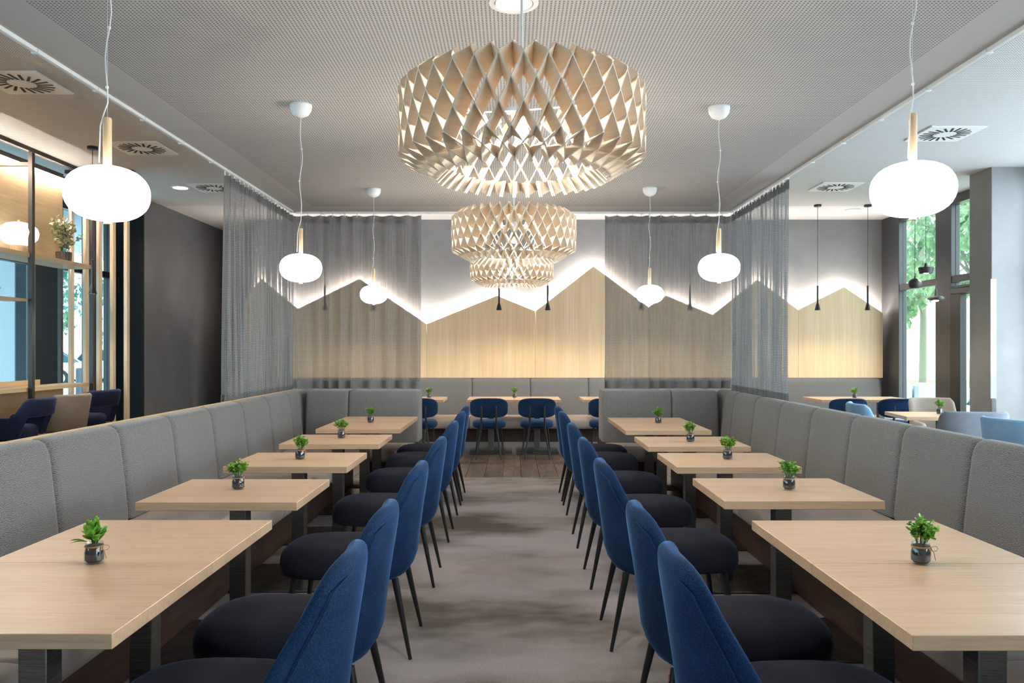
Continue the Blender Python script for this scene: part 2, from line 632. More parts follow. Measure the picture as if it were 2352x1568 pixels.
def tag(o, label, cat, group=None):
    o['label'] = label
    o['category'] = cat
    if group:
        o['group'] = group
    return o


def struct(o, label, cat):
    o['kind'] = 'structure'
    return tag(o, label, cat)


def dup(root, label, loc, rotz=0.0, group=None):
    r = root.copy()
    COL.objects.link(r)
    r.location = loc
    r.rotation_euler.z = rotz
    r['label'] = label
    if group:
        r['group'] = group
    for ch in list(root.children):
        c = ch.copy()
        COL.objects.link(c)
        c.parent = r
        for g in list(ch.children):
            d = g.copy()
            COL.objects.link(d)
            d.parent = c
    return r


def px(x, y, D):
    """photo pixel at depth D to a world point"""
    return ((x - 1176) * D / F_PX, D, CAM_Z - (y - 802) * D / F_PX)


def T(loc=(0, 0, 0), rz=0.0, rx=0.0, ry=0.0, sc=1.0):
    return Matrix.Translation(loc) @ Euler((rx, ry, rz)).to_matrix().to_4x4() @ Matrix.Scale(sc, 4)


ORD = ['first', 'second', 'third', 'fourth', 'fifth', 'sixth', 'seventh', 'eighth', 'ninth', 'tenth']

# ================================================================ STRUCTURE
XE0, XE1, YE1 = -2.50, 2.50, 9.02     # extent of the dropped ceiling
struct(MB().box(-2.53, 2.53, YF, 8.93, -0.02, 0.0).build('floor', M['carpet']), 'mottled mauve grey woven carpet under the two table rows', 'carpet')
fl = struct(MB().box(XL - 0.1, XR + 0.1, YF, 16.0, -0.06, -0.021).build('floor', M['floor_seam']), 'dark wooden floor around the carpet and along the back bench', 'floor')
# edge strip between carpet and wood
struct(MB().box(-2.53, 2.53, 8.93, 8.945, -0.02, 0.004).build('trim_1', M['alu']), 'thin aluminium strip between the carpet and the wooden floor', 'trim')
# planks
pm = MB().box(-0.1035, 0.1035, -0.678, 0.678, -0.02, 0.0, 0.0015).mesh('plank', M['plank'])
for i in range(-13, 14):
    off = (i * 0.47) % 1.36
    for k in range(-1, 3):
        c = 9.1 + off + k * 1.36
        if c - 0.68 < 8.95 or c + 0.68 > 12.6:
            y0, y1 = max(c - 0.678, 8.95), min(c + 0.678, 12.3)
            if y1 - y0 > 0.05:
                MB().box(-0.1035, 0.1035, y0 - c, y1 - c, -0.02, 0.0, 0.0015).build('plank', M['plank'], fl, None, (i * 0.21, c, 0))
            continue
        place('plank', pm, fl, (i * 0.21, c, 0))
for (x0, x1, y0, y1) in ((XL, -2.84, YF, 16.0), (2.84, XR, YF, 12.3), (-2.84, -2.54, YF, 12.3), (2.54, 2.84, YF, 12.3)):
    MB().box(x0, x1, y0, y1, -0.02, -0.0005).build('floor_boards', M['plank'], fl)

# dropped ceiling with its edge
m_c1 = mat_ceiling('perforated_ceiling_board', -2.16, 2.17, -2.6, 8.62)
struct(MB().box(XE0, XE1, YF, YE1, ZC, ZC + 0.12).build('ceiling', m_c1), 'dropped perforated plasterboard ceiling above the table rows', 'ceiling')
m_c2 = mat_ceiling('perforated_outer_board', -10, 10, -2.6, 11.2, (0.74, 0.735, 0.73))
struct(MB().box(XL - 0.2, XR + 0.2, YF - 0.1, 16.1, ZO, ZO + 0.12).build('ceiling', m_c2), 'higher perforated ceiling running around the dropped ceiling', 'ceiling')

# back wall
wb = struct(MB().box(-4.0, XR + 0.2, YB, YB + 0.15, -0.02, ZO).build('wall_back', M['wall_grey']), 'grey back wall behind the long bench', 'wall')
DP = 12.20
prof_px = [(560, 690), (600, 640), (684, 709), (825.4, 640), (980, 744), (1141.5, 679), (1230, 714.6), (1363, 611.5), (1490, 705.4),
           (1530.5, 679), (1637, 723), (1740, 642), (1833.5, 711.6), (1939, 659), (2028, 719)]
prof = [(px(a, b_, DP)[0], px(a, b_, DP)[2]) for a, b_ in prof_px]
valley = [0, 2, 4, 6, 8, 10, 12, 14]
for a, b_ in zip(valley[:-1], valley[1:]):
    seg = prof[a:b_ + 1]
    g = 0.0015
    pts = [(seg[0][0] + g, 1.004)] + [(seg[0][0] + g, seg[0][1])] + [q for q in seg[1:-1]] + [(seg[-1][0] - g, seg[-1][1]), (seg[-1][0] - g, 1.004)]
    m = MB()
    n = len(pts)
    m.add([(x, DP, z) for x, z in pts] + [(x, DP + 0.02, z) for x, z in pts],
          [tuple(range(n)), tuple(reversed(range(n, 2 * n)))] + [(i, (i + 1) % n, n + (i + 1) % n, n + i) for i in range(n)])
    m.build('panel', M['wall_wood'], wb)
for i in range(len(prof) - 1):
    (x0, z0), (x1, z1) = prof[i], prof[i + 1]
    d = Vector((x1 - x0, 0, z1 - z0)).normalized()
    nrm = Vector((-d.z, 0, d.x))
    if nrm.z < 0:
        nrm = -nrm
    a0 = Vector((x0, DP + 0.05, z0)) - nrm * 0.035 + d * 0.03
    a1 = Vector((x1, DP + 0.05, z1)) - nrm * 0.035 - d * 0.03
    m = MB()
    q = [a0, a1, a1 + nrm * 0.012, a0 + nrm * 0.012]
    m.add([tuple(v) for v in q] + [tuple(v + Vector((0, 0.006, 0))) for v in q],
          [(0, 1, 2, 3), (7, 6, 5, 4), (0, 4, 5, 1), (1, 5, 6, 2), (2, 6, 7, 3), (3, 7, 4, 0)])
    m.build('led_strip', M['led'], wb)

# left partition wall and corridor
struct(MB().box(-5.10, -4.90, 10.6, 16.0, -0.02, ZO).build('wall_left', M['wall_dark']), 'charcoal partition wall running back beside the corridor', 'wall')
MB().box(-5.108, -4.892, 10.58, 10.599, 0.0, ZO - 0.01).build('dark_end_sheet', M['matt_black'], bpy.data.objects['wall_left'])  # matt black sheet added to darken the end face of the partition
struct(MB().box(XL, -2.0, 15.9, 16.0, -0.02, ZO).build('wall_corridor', M['wall_dark']), 'dark wall closing the corridor behind the side curtain', 'wall')
struct(MB().box(-4.1, -4.0, YB + 0.15, 15.9, -0.02, ZO).build('wall_corridor', M['wall_dark']), 'dark side wall of the corridor next to the back wall', 'wall')
# right pillar
pil = struct(MB().box(5.30, XR + 0.15, 8.80, 9.22, -0.02, ZO).build('wall_right', M['wall_light']), 'light grey wall pillar beside the tall window', 'pillar')
MB().box(5.296, 5.30, 8.804, 9.22, 0.0, ZO).build('side_face', M['pillar_dark'], pil)  # thin sheet giving this one pillar side a darker tone than the front
MB().box(5.285, 5.345, 8.792, 8.80, 0.0, 2.215).add([], []).build('corner_guard', M['guard'], pil)

# ---------------------------------------------------------------- facades
def facade(name, label, X, sgn, y0, y1, posts, transom, gm='glass', fm='grey_frame'):
    """glazed side facade in the plane x = X; posts = list of (ya, yb) mullions; sgn = +1 when the outside is +x"""
    m = MB()
    a, b_ = sorted((X, X + sgn * 0.10))
    m.box(a, b_, y0, y1, -0.02, 0.10)
    m.box(a, b_, y0, y1, ZO - 0.12, ZO)
    root = struct(m.build(name, M[fm]), label, 'window')
    for ya, yb in posts:
        MB().box(a - 0.01, b_ + 0.01, ya, yb, 0.0, ZO, 0.004).build('mullion', M[fm], root)
    edges = sorted(posts)
    spans = []
    cur = y0
    for ya, yb in edges:
        if ya - cur > 0.02:
            spans.append((cur, ya))
        cur = max(cur, yb)
    if y1 - cur > 0.02:
        spans.append((cur, y1))
    xc = (a + b_) / 2
    for ya, yb in spans:
        MB().box(a, b_, ya, yb, transom, transom + 0.09, 0.003).build('transom', M[fm], root)
        MB().box(xc - 0.005, xc + 0.005, ya, yb, 0.10, transom).build('pane', M[gm], root)
        MB().box(xc - 0.005, xc + 0.005, ya, yb, transom + 0.09, ZO - 0.12).build('pane', M[gm], root)
    return root


def X_at(pxv, X):
    return X * F_PX / (pxv - 1176)


wr = facade('window_1', 'tall anthracite framed window beside the right end of the back bench', XR, 1, 9.2, YB,
            [(X_at(2066, XR), YB), (X_at(2186, XR), X_at(2150, XR))], 2.31, 'glass_mint')
# balcony door in the bay next to the pillar
yd1 = X_at(2187, XR)
MB().box(XR - 0.03, XR + 0.05, yd1 - 0.24, yd1, 0.0, 2.26).build('door_stile', M['black_metal'], wr)
MB().box(XR - 0.03, XR + 0.05, 9.22, yd1 - 0.24, 2.14, 2.26).build('door_rail', M['black_metal'], wr)
MB().box(XR - 0.10, XR - 0.03, yd1 - 0.62, yd1 - 0.12, 2.15, 2.22, 0.006).build('door_closer', M['grey_frame'], wr)
MB().box(XR - 0.12, XR - 0.10, yd1 - 0.95, yd1 - 0.25, 2.225, 2.245).build('closer_arm', M['grey_frame'], wr)
facade('window_2', 'long glazed facade beside the armchair seating', XR, 1, YF, 8.8, [(-3, -2.9), (-0.6, -0.5), (1.8, 1.9), (4.2, 4.3), (6.6, 6.7), (8.7, 8.8)], 2.31)
posts_l = [(X_at(80, XL), X_at(135, XL)), (X_at(205, XL), X_at(226, XL)), (X_at(254, XL), X_at(297, XL))] + [(y, y + 0.1) for y in (-3, -0.6, 1.8, 4.2, 6.6)]
facade('window_3', 'glazed street facade behind the bar counter', XL, -1, YF, 13.2, posts_l, 2.50, 'glass_teal')
struct(MB().box(XL - 0.1, XL, 13.2, 16.0, -0.02, ZO).build('wall_left', M['wall_dark']), 'short dark wall where the street facade ends behind the partition', 'wall')
# wall behind the camera
struct(MB().box(XL - 0.1, XR + 0.1, YF - 0.15, YF, -0.02, ZO).build('wall_front', M['wall_light']), 'light grey wall opposite the zigzag oak panelling', 'wall')

# ================================================================ EXTERIOR
struct(MB().box(-60, 60, -30, 70, -0.32, -0.12).build('ground', M['paving']), 'pale paving and street outside the windows', 'ground')
tag(MB().box(9.6, 60, 14.5, 60, -0.12, -0.06).build('lawn', M['lawn']), 'green lawn outside the tall window', 'lawn')['kind'] = 'structure'
tag(MB().box(10.0, 60, 38.5, 38.8, -0.12, 4.2, 0.02).build('garden_wall', M['outer_white']), 'long white garden wall beyond the lawn', 'wall')
tag(MB().box(-7.3, -6.95, 11.15, 11.55, -0.12, 3.3, 0.01).build('concrete_column', M['outer_grey']), 'pale concrete column outside the street facade', 'column')
tag(MB().box(-9.0, -6.2, -6, 22, 3.45, 3.75).build('canopy_slab', M['outer_grey']), 'pale concrete canopy widened to shade the street facade', 'canopy')  # overhang stretched outward to cut daylight from the street side


def make_tree(label, loc, h, r, trunk_r, mat, seed, nleaf=2600, low=0.42):
    t = thing('street_tree', label, 'tree', loc)
    R = random.Random(seed)
    m = MB()
    m.tube([(0, 0, 0), (0.05, 0.03, h * 0.25), (-0.03, 0, h * 0.5), (0.02, 0.05, h * 0.8)], [trunk_r, trunk_r * 0.85, trunk_r * 0.7, 0.04], 9)
    for k in range(9):
        a = R.uniform(0, 2 * PI)
        z0 = h * R.uniform(low, 0.62)
        m.tube([(0, 0, z0), (math.cos(a) * r * 0.4, math.sin(a) * r * 0.4, z0 + h * 0.13), (math.cos(a) * r * 0.8, math.sin(a) * r * 0.8, z0 + h * 0.22)],
               [trunk_r * 0.4, trunk_r * 0.25, 0.01], 5)
    m.build('trunk', M['trunk'], t, SM)
    c = MB()
    clumps = []
    for k in range(26):
        a, u = R.uniform(0, 2 * PI), R.uniform(0, 1)
        rr = r * math.sqrt(R.uniform(0.05, 1)) * (1 - 0.35 * u)
        clumps.append((math.cos(a) * rr, math.sin(a) * rr, h * (low + (1 - low) * u), R.uniform(0.5, 0.95)))
    for k in range(nleaf):
        cx, cy_, cz, cr = R.choice(clumps)
        d = Vector((R.gauss(0, 1), R.gauss(0, 1), R.gauss(0, 0.8))).normalized() * cr * R.uniform(0.5, 1.05)
        L = R.uniform(0.09, 0.19)
        E = Euler((R.uniform(0, 6), R.uniform(0, 6), R.uniform(0, 6))).to_matrix().to_4x4()
        c.add([(-L, 0, 0), (0, -L * 0.55, 0.02), (L, 0, 0), (0, L * 0.55, 0.02)], [(0, 1, 2, 3)], Matrix.Translation(Vector((cx, cy_, cz)) + d) @ E)
    o = c.build('crown', mat, t)
    o['kind'] = 'stuff'
    return t


make_tree('bright green garden tree with a slim straight trunk before the white wall', (17.0, 33.0, -0.12), 11.0, 4.0, 0.15, M['crown'], 3, 6500, 0.25)
make_tree('leafy garden tree next to the balcony door, growing closer to the facade', (14.0, 24.2, -0.12), 9.0, 2.3, 0.12, M['crown'], 4, 4200, 0.38)
make_tree('large garden tree far behind the white wall', (23.0, 44.0, -0.12), 12.0, 4.5, 0.2, M['crown'], 5, 4200, 0.34)
make_tree('street tree with a thick pale trunk standing before the parked white cars', (-17.2, 29.5, -0.12), 9.5, 3.2, 0.45, M['crown_teal'], 6, 4200, 0.36)
make_tree('street tree behind the middle parked car', (-19.9, 43.0, -0.12), 9.0, 2.6, 0.3, M['crown_teal'], 7, 4200, 0.22)
make_tree('street tree beyond the concrete column', (-26.2, 41.0, -0.12), 10.0, 3.0, 0.35, M['crown'], 8, 4200, 0.26)
make_tree('dense street tree standing past the farthest parked car', (-22.0, 52.0, -0.12), 12.0, 4.4, 0.3, M['crown_teal'], 9, 4800, 0.12)


def make_car(label, loc):
    t = thing('parked_car', label, 'car', loc, 0, 'parked white cars')
    m = MB()
    sec = [(-2.25, 0.45, 0.70, 0.78), (-2.15, 0.28, 0.98, 0.86), (-1.2, 0.25, 1.04, 0.9), (0.6, 0.25, 1.02, 0.9), (1.4, 0.26, 0.98, 0.9), (2.05, 0.3, 0.82, 0.84), (2.25, 0.42, 0.66, 0.74)]
    m.loft([[(x, -w, z0), (x, -w * 1.0, (z0 + z1) / 2), (x, -w * 0.93, z1), (x, w * 0.93, z1), (x, w, (z0 + z1) / 2), (x, w, z0)] for x, z0, z1, w in sec])
    m.build('body', M['car_white'], t, 0.6)
    c = MB()
    c.loft([[(x, -w, z) for x, z in ((-2.0, 1.0), (-1.6, 1.5), (0.35, 1.55), (1.25, 1.0))] for w in (0.78,)] +
           [[(x * 0.97, 0.78, z) for x, z in ((-2.0, 1.0), (-1.6, 1.5), (0.35, 1.55), (1.25, 1.0))]])
    c.build('window_band', M['car_glass'], t)
    MB().box(-1.62, 0.36, -0.72, 0.72, 1.5, 1.58, 0.03).build('roof', M['car_white'], t)
    for s in (-1, 1):
        for x0, x1 in ((-2.04, -1.6), (0.38, 1.28)):
            MB().tube([(x0, s * 0.785, 1.0 if x0 < 0 else 1.55), (x1, s * 0.785, 1.5 if x0 < 0 else 1.0)], 0.04, 6).build('pillar', M['car_white'], t)
        MB().tube([(-0.6, s * 0.785, 1.0), (-0.6, s * 0.76, 1.53)], 0.04, 6).build('pillar', M['car_white'], t)
        for x in (-1.4, 1.35):
            w = MB().lathe([(0.2, -0.1), (0.35, -0.1), (0.36, 0), (0.35, 0.1), (0.2, 0.1)], 20, T((x, s * 0.82, 0.35), rx=PI / 2)).build('tyre', M['tyre'], t, SM)
            r_ = MB().lathe([(0.22, -0.11), (0.22, 0.11)], 16, T((x, s * 0.82, 0.35), rx=PI / 2)).build('rim', M['rim'], w)
        MB().box(-2.27, -2.12, s * 0.72 - 0.12, s * 0.72 + 0.12, 0.72, 0.92, 0.02).build('tail_light', M['tail'], t)
        MB().box(2.05, 2.24, s * 0.66 - 0.12, s * 0.66 + 0.12, 0.62, 0.76, 0.02).build('headlight', M['rim'], t)
    return t


car = make_car('white car parked closest to the concrete column outside', (-16.4, 23.5, -0.12))
car.rotation_euler.z = PI
dup(car, 'white car parked in front of the thick tree trunk row', (-20.4, 34.5, -0.12))
dup(car, 'white car parked farthest down the street', (-18.2, 37.6, -0.12))
# bollard bin outside
tag(MB().lathe([(0.22, 0), (0.22, 0.95), (0.2, 1.0)], 16).build('street_bin', M['grey_frame'], None, SM, (-12.9, 24.0, -0.12)), 'dark cylindrical street bin outside the facade', 'bin')

# wicker sofa on the terrace
s = thing('terrace_sofa', 'pale wicker terrace sofa outside the tall window', 'sofa', (7.3, 14.3, -0.12))
MB().box(-1.2, 1.2, -0.4, 0.4, 0.05, 0.42, 0.03).build('base', M['wicker'], s)
MB().box(-1.2, 1.2, 0.3, 0.45, 0.42, 0.85, 0.03).build('backrest', M['wicker'], s)
for sx in (-1, 1):
    MB().box(min(sx * 1.2, sx * 1.02), max(sx * 1.2, sx * 1.02), -0.4, 0.45, 0.42, 0.65, 0.03).build('armrest', M['wicker'], s)
    MB().box(min(sx * 1.0, sx * 0.02), max(sx * 1.0, sx * 0.02), -0.38, 0.28, 0.42, 0.55, 0.04).build('seat_cushion', M['outer_white'], s)
    MB().box(min(sx * 1.0, sx * 0.02), max(sx * 1.0, sx * 0.02), 0.14, 0.3, 0.55, 0.95, 0.05).build('back_cushion', M['wicker'], s)

# ================================================================ BANQUETTES
def uvgrid(me, pts_uv):
    uvl = me.uv_layers.new(name='UVMap')
    for lp in me.loops:
        uvl.data[lp.index].uv = pts_uv[lp.vertex_index]


def back_panel(s0, s1, prof_, name, parent, mat):
    """one upholstered back section between two seams; local x runs along the bench, prof_ is (y, z)"""
    nx = 11
    L = s1 - s0
    verts, uvs, faces = [], [], []
    acc = [0.0]
    for a, b_ in zip(prof_[:-1], prof_[1:]):
        acc.append(acc[-1] + math.hypot(a[0] - b_[0], a[1] - b_[1]))
    ts = [0, 0.012, 0.03, 0.07, 0.2, 0.5, 0.8, 0.93, 0.97, 0.988, 1]
    ds = [0.028, 0.012, 0.005, 0.0015, 0, 0, 0, 0.0015, 0.005, 0.012, 0.028]
    yc = sum(p[0] for p in prof_) / len(prof_) + 0.02
    for i in range(nx):
        for j, (y, z) in enumerate(prof_):
            d = ds[i]
            top = z > 0.9
            yy = y + (d if y < prof_[-1][0] - 0.03 else -d * 0.3)
            zz = z - (d * 0.6 if top else 0)
            verts.append((s0 + 0.0012 + ts[i] * (L - 0.0024), yy, zz))
            uvs.append((s0 + ts[i] * L, acc[j]))
    n = len(prof_)
    for i in range(nx - 1):
        for j in range(n - 1):
            faces.append((i * n + j, (i + 1) * n + j, (i + 1) * n + j + 1, i * n + j + 1))
    faces.append(tuple(range(n)))
    faces.append(tuple(reversed(range((nx - 1) * n, nx * n))))
    me = bpy.data.meshes.new(name)
    me.from_pydata(verts, [], faces)
    me.materials.append(mat)
    uvgrid(me, uvs)
    me.shade_smooth()
    me.set_sharp_from_angle(angle=1.0)
    return place(name, me, parent)


def banquette(label, loc, rotz, seams, depth, rear, seat_rng, seat_seams, cap=False, top=1.0, base_alu=False):
    """local frame: x along, y from the seat front (0) towards the back; seams are x positions"""
    t = thing('banquette', label, 'banquette', loc, rotz)
    d = depth
    prof_ = [(d, 0.455), (d, 0.50), (d + 0.012, 0.62), (d + 0.030, 0.78), (d + 0.045, 0.90), (d + 0.055, 0.95), (d + 0.072, top - 0.02), (d + 0.10, top - 0.003),
             (d + 0.14, top), (rear - 0.04, top - 0.001), (rear - 0.012, top - 0.012), (rear, top - 0.04), (rear, 0.455)]
    for a, b_ in zip(seams[:-1], seams[1:]):
        back_panel(a, b_, prof_, 'back_panel', t, M['banquette'])
    for a, b_ in zip(seat_seams[:-1], seat_seams[1:]):
        g = 0.0015
        m = MB()
        pr = [(0.025, 0.30), (0.006, 0.315), (0.0, 0.34), (0.0, 0.40), (0.008, 0.43), (0.03, 0.446), (0.08, 0.452), (d, 0.452), (d, 0.30)]
        rings = []
        for xx, ins in ((a + g, 0.012), (a + 0.008, 0.003), (a + 0.03, 0), (b_ - 0.03, 0), (b_ - 0.008, 0.003), (b_ - g, 0.012)):
            rings.append([(xx, y + (ins if y < 0.2 else 0), z - (ins if z > 0.4 else -ins * 0.5)) for y, z in pr])
        m.loft(rings)
        m.build('seat_cushion', M['leather'], t, 0.9)
    rc = 0.245 if base_alu else 0.16
    MB().box(seat_rng[0], seat_rng[1], rc, rear - 0.004, 0.0, 0.30).build('plinth', M['plinth'], t)
    if base_alu:
        MB().box(seat_rng[0], seat_rng[1], rc - 0.012, rc - 0.001, 0.0, 0.09).build('kick_strip', M['alu'], t)
    MB().box(seams[0], seams[-1], d + 0.06, rear - 0.003, 0.30, 0.455).build('back_base', M['plinth'], t)
    if cap:
        MB().box(seams[0], seams[-1], rear + 0.001, rear + 0.017, 0.0, top + 0.004, 0.003).build('back_board', M['shelf_wood'], t)
    return t


SX = 1.52
seamL = [1.13 + 0.7 * k for k in range(11)] + [8.49, 8.88]
seamR = [1.15 + 0.7 * k for k in range(11)] + [8.49, 8.88]
# left bench: local x -> world -y?  rotate so that local +y points to world -x and local +x to world +y
banquette('long grey banquette along the bar side with an oak cap on its back', (-SX, 0, 0), PI / 2, seamL, 0.695, 0.865, (1.13, 8.43),
          seamL[0:11:2] + [8.43], True)
# right bench: mirrored (local x -> world -y)
banquette('long grey banquette along the window side armchairs', (SX, 0, 0), -PI / 2, [-s_ for s_ in reversed(seamR)], 0.695, 0.865, (-8.43, -1.15),
          [-8.43] + [-s_ for s_ in reversed(seamR[0:11:2])], False)
# short return benches under the back curtains
banquette('short grey banquette closing the bar-side row under the back curtain', (0, 8.05, 0), 0.0, [-2.2, -1.746, -1.0], 0.39, 0.83, (-1.5, -1.02), [-1.5, -1.02])
banquette('short grey banquette closing the window-side row under the back curtain', (0, 8.05, 0), 0.0, [0.965, 1.705, 2.2], 0.39, 0.83, (0.985, 1.5), [0.985, 1.5])
bs = [-0.606 + 0.886 * k for k in range(-4, 7)]
bs[-1] = 5.62
banquette('long grey back bench below the zigzag oak panelling', (0, 11.385, 0), 0.0, bs, 0.695, 0.862, (bs[0], bs[-1]), [bs[0]] + bs[2:-1:2] + [bs[-1]], False, 1.0, True)
po = thing('power_outlet', 'small dark double power outlet on the plinth below the back bench', 'outlet', (1.26, 11.385 + 0.245 - 0.0005, 0.20))
MB().box(-0.035, 0.035, -0.008, 0.0, -0.035, 0.035, 0.003).build('cover_plate', M['grey_frame'], po)
MB().lathe([(0.02, 0), (0.02, 0.002)], 14, T((0, -0.008, 0), rx=PI / 2)).build('socket', M['black_metal'], po)

# ================================================================ CURTAINS AND TRACKS
def curtain(label, A, B, z0, z1, period, amp, seed, thick=0.0):
    t = thing('curtain', label, 'curtain', (0, 0, 0))
    R = random.Random(seed)
    A, B = Vector((*A, 0)), Vector((*B, 0))
    L = (B - A).length
    d = (B - A) / L
    nrm = Vector((-d.y, d.x, 0))
    K = 8
    npl = int(L / period)
    ph = []
    w = [period * R.uniform(0.7, 1.3) for _ in range(npl)]
    sc = L / sum(w)
    xs, offs = [], []
    cur = 0
    for k in range(npl):
        a = amp * R.uniform(0.6, 1.2)
        for j in range(K):
            u = j / K
            xs.append(cur + u * w[k] * sc)
            offs.append(a * (math.sin(2 * PI * u) + 0.25 * math.sin(4 * PI * u + k)))
        cur += w[k] * sc
    xs.append(L)
    offs.append(0)
    sway = [R.uniform(-1, 1) for _ in xs]
    arc = [0.0]
    for i in range(1, len(xs)):
        arc.append(arc[-1] + math.hypot(xs[i] - xs[i - 1], offs[i] - offs[i - 1]))

    def strip(za, zb, nz, name, mat, push):
        verts, uvs, faces = [], [], []
        for i in range(len(xs)):
            for j in range(nz + 1):
                z = za + (zb - za) * j / nz
                h = (z1 - z) / (z1 - z0)
                o = offs[i] * (0.55 + 0.6 * h) + 0.010 * math.sin(xs[i] * 5 + 3 * h) * h
                sh = 0.02 * math.sin(xs[i] * 9.0 + seed) * h * h
                top = -0.012 * (0.5 - 0.5 * math.cos(2 * PI * i / K)) if j == nz and zb == z1 else 0
                P = A + d * min(max(xs[i] + sh, 0), L) + nrm * (o + push)
                verts.append((P.x, P.y, z + top))
                uvs.append((arc[i], z))
        n = nz + 1
        for i in range(len(xs) - 1):
            for j in range(nz):
                faces.append((i * n + j, (i + 1) * n + j, (i + 1) * n + j + 1, i * n + j + 1))
        me = bpy.data.meshes.new(name)
        me.from_pydata(verts, [], faces)
        me.materials.append(mat)
        uvgrid(me, uvs)
        me.shade_smooth()
        return place(name, me, t)
    strip(z0, z1, 14, 'fabric', M['curtain'], 0.0)
    strip(z1 - 0.085, z1, 2, 'heading_tape', M['hem'], 0.004)
    strip(z0, z0 + 0.085, 2, 'hem', M['hem'], 0.004)
    for k in range(npl):
        P = A + d * xs[k * K]
        hk = MB().box(-0.004, 0.004, -0.004, 0.004, 0, 0.04).build('hook', M['white_metal'], t, None, (P.x, P.y, z1 - 0.02))
    return t


RX = 2.45
ZT = ZC - 0.042
curtain('grey knitted sheer curtain beside the charcoal wall', (-RX, 6.80), (-RX, 8.905), 0.965, ZT, 0.115, 0.028, 11)
curtain('grey knitted sheer curtain beside the armchair seating', (RX, 8.90), (RX, 7.05), 0.965, ZT, 0.115, 0.028, 12)
curtain('sheer grey back curtain hanging behind the bar-side row', (-1.02, 8.96), (-2.485, 8.96), 1.0, ZT, 0.155, 0.042, 13)
curtain('sheer grey back curtain hanging behind the window-side row', (2.485, 8.96), (1.045, 8.96), 1.0, ZT, 0.155, 0.040, 14)


def track(label, x0, x1, y0, y1):
    t = thing('curtain_track', label, 'curtain track', ((x0 + x1) / 2, (y0 + y1) / 2, ZC))
    hx, hy = (x1 - x0) / 2, (y1 - y0) / 2
    MB().box(-hx, hx, -hy, hy, -0.022, 0.0, 0.003).build('rail', M['white_metal'], t)
    along_y = hy > hx
    n = int((2 * max(hx, hy)) / 0.6)
    gm = MB().box(-0.02, 0.02, -0.012, 0.012, -0.028, -0.004, 0.002).mesh('ceiling_clip', M['white_metal'])
    for k in range(n):
        u = -max(hx, hy) + 0.3 + k * 0.6
        place('ceiling_clip', gm, t, (0, u, 0) if along_y else (u, 0, 0), 0 if along_y else PI / 2)


track('white curtain track along the bar-side edge of the dropped ceiling', -RX - 0.014, -RX + 0.014, 0.2, 8.90)
track('white curtain track along the window-side edge of the dropped ceiling', RX - 0.014, RX + 0.014, 0.2, 8.90)
track('white curtain track across the back edge of the dropped ceiling', -RX + 0.02, RX - 0.02, 8.946, 8.974)

# ================================================================ TABLES
def make_table(label, loc, rotz=0.0, W=0.73, Dp=0.645, group=None):
    t = thing('dining_table', label, 'table', loc, rotz, group)
    MB().box(-W / 2, W / 2, -Dp / 2, Dp / 2, 0.712, 0.75, 0.0015).build('tabletop', M['table_top'], t)
    MB().box(-0.04, 0.04, -0.04, 0.04, 0.014, 0.700, 0.003).build('column', M['steel'], t)
    MB().box(-0.20, 0.20, -0.16, 0.16, 0.700, 0.712).build('mounting_plate', M['black_metal'], t)
    MB().box(-0.34, 0.34, -0.295, 0.295, 0.004, 0.014, 0.002).build('base_plate', M['steel'], t)
    fm = MB().lathe([(0.015, 0), (0.015, 0.0045)], 10).mesh('glide', M['black_metal'])
    for sx in (-1, 1):
        for sy in (-1, 1):
            place('glide', fm, t, (sx * 0.31, sy * 0.265, 0))
    return t


tabs = {'bar-side': (-1.335, [(2.255, 0), (2.90, 0), (3.915, 1), (5.005, 1), (6.13, 1), (7.215, 2), (7.862, 2)]),
        'window-side': (1.332, [(2.245, 0), (2.892, 0), (3.945, 1), (4.985, 1), (5.98, 1), (7.09, 2), (7.737, 2)])}
proto = None
for row, (x, lst) in tabs.items():
    for i, (y, k) in enumerate(lst):
        n_back = ORD[len(lst) - 1 - i]
        kind = ('in a joined pair', 'standing alone', 'in a joined pair')[k]
        lab = f'oak table {kind}, {n_back} of the {row} row from the back curtain'
        if proto is None:
            proto = make_table(lab, (x, y, 0), 0, group='oak tables in two rows')
        else:
            dup(proto, lab, (x, y, 0), 0, 'oak tables in two rows')
# tables at the back bench (depth 0.73 towards the bench)
for i, (x, lab) in enumerate((
        (-1.262, 'oak table before the back bench at the bar-side curtain edge'),
        (-0.296, 'oak table before the back bench, joined pair in the aisle, bar-side half'),
        (0.353, 'oak table before the back bench, joined pair in the aisle, window-side half'),
        (1.302, 'oak table before the back bench at the window-side curtain edge'),
        (4.56, 'oak table before the back bench near the tall window, half away from the window'),
        (5.21, 'oak table before the back bench right beside the tall window'))):
    dup(proto, lab, (x, 11.265, 0), PI / 2, 'oak tables at the back bench')
# a rectangular table among the armchairs
t = thing('dining_table', 'oak table standing among the armchairs', 'table', (4.55, 8.45, 0), -0.14)
MB().box(-0.46, 0.46, -0.35, 0.35, 0.712, 0.75, 0.0015).build('tabletop', M['table_top'], t)
MB().box(-0.04, 0.04, -0.04, 0.04, 0.014, 0.712, 0.003).build('column', M['black_metal'], t)
MB().box(-0.3, 0.3, -0.25, 0.25, 0.0, 0.014, 0.002).build('base_plate', M['steel'], t)

# ================================================================ DINING CHAIRS
def sring(hw, hd, z, n=28, p=2.6, cy_=0.0, fn=None):
    r = []
    for j in range(n):
        a = 2 * PI * j / n
        c, s_ = math.cos(a), math.sin(a)
        x = hw * math.copysign(abs(c) ** (2 / p), c)
        y = hd * math.copysign(abs(s_) ** (2 / p), s_)
        if fn:
            x, y = fn(x, y)
        r.append((x, y + cy_, z))
    return r


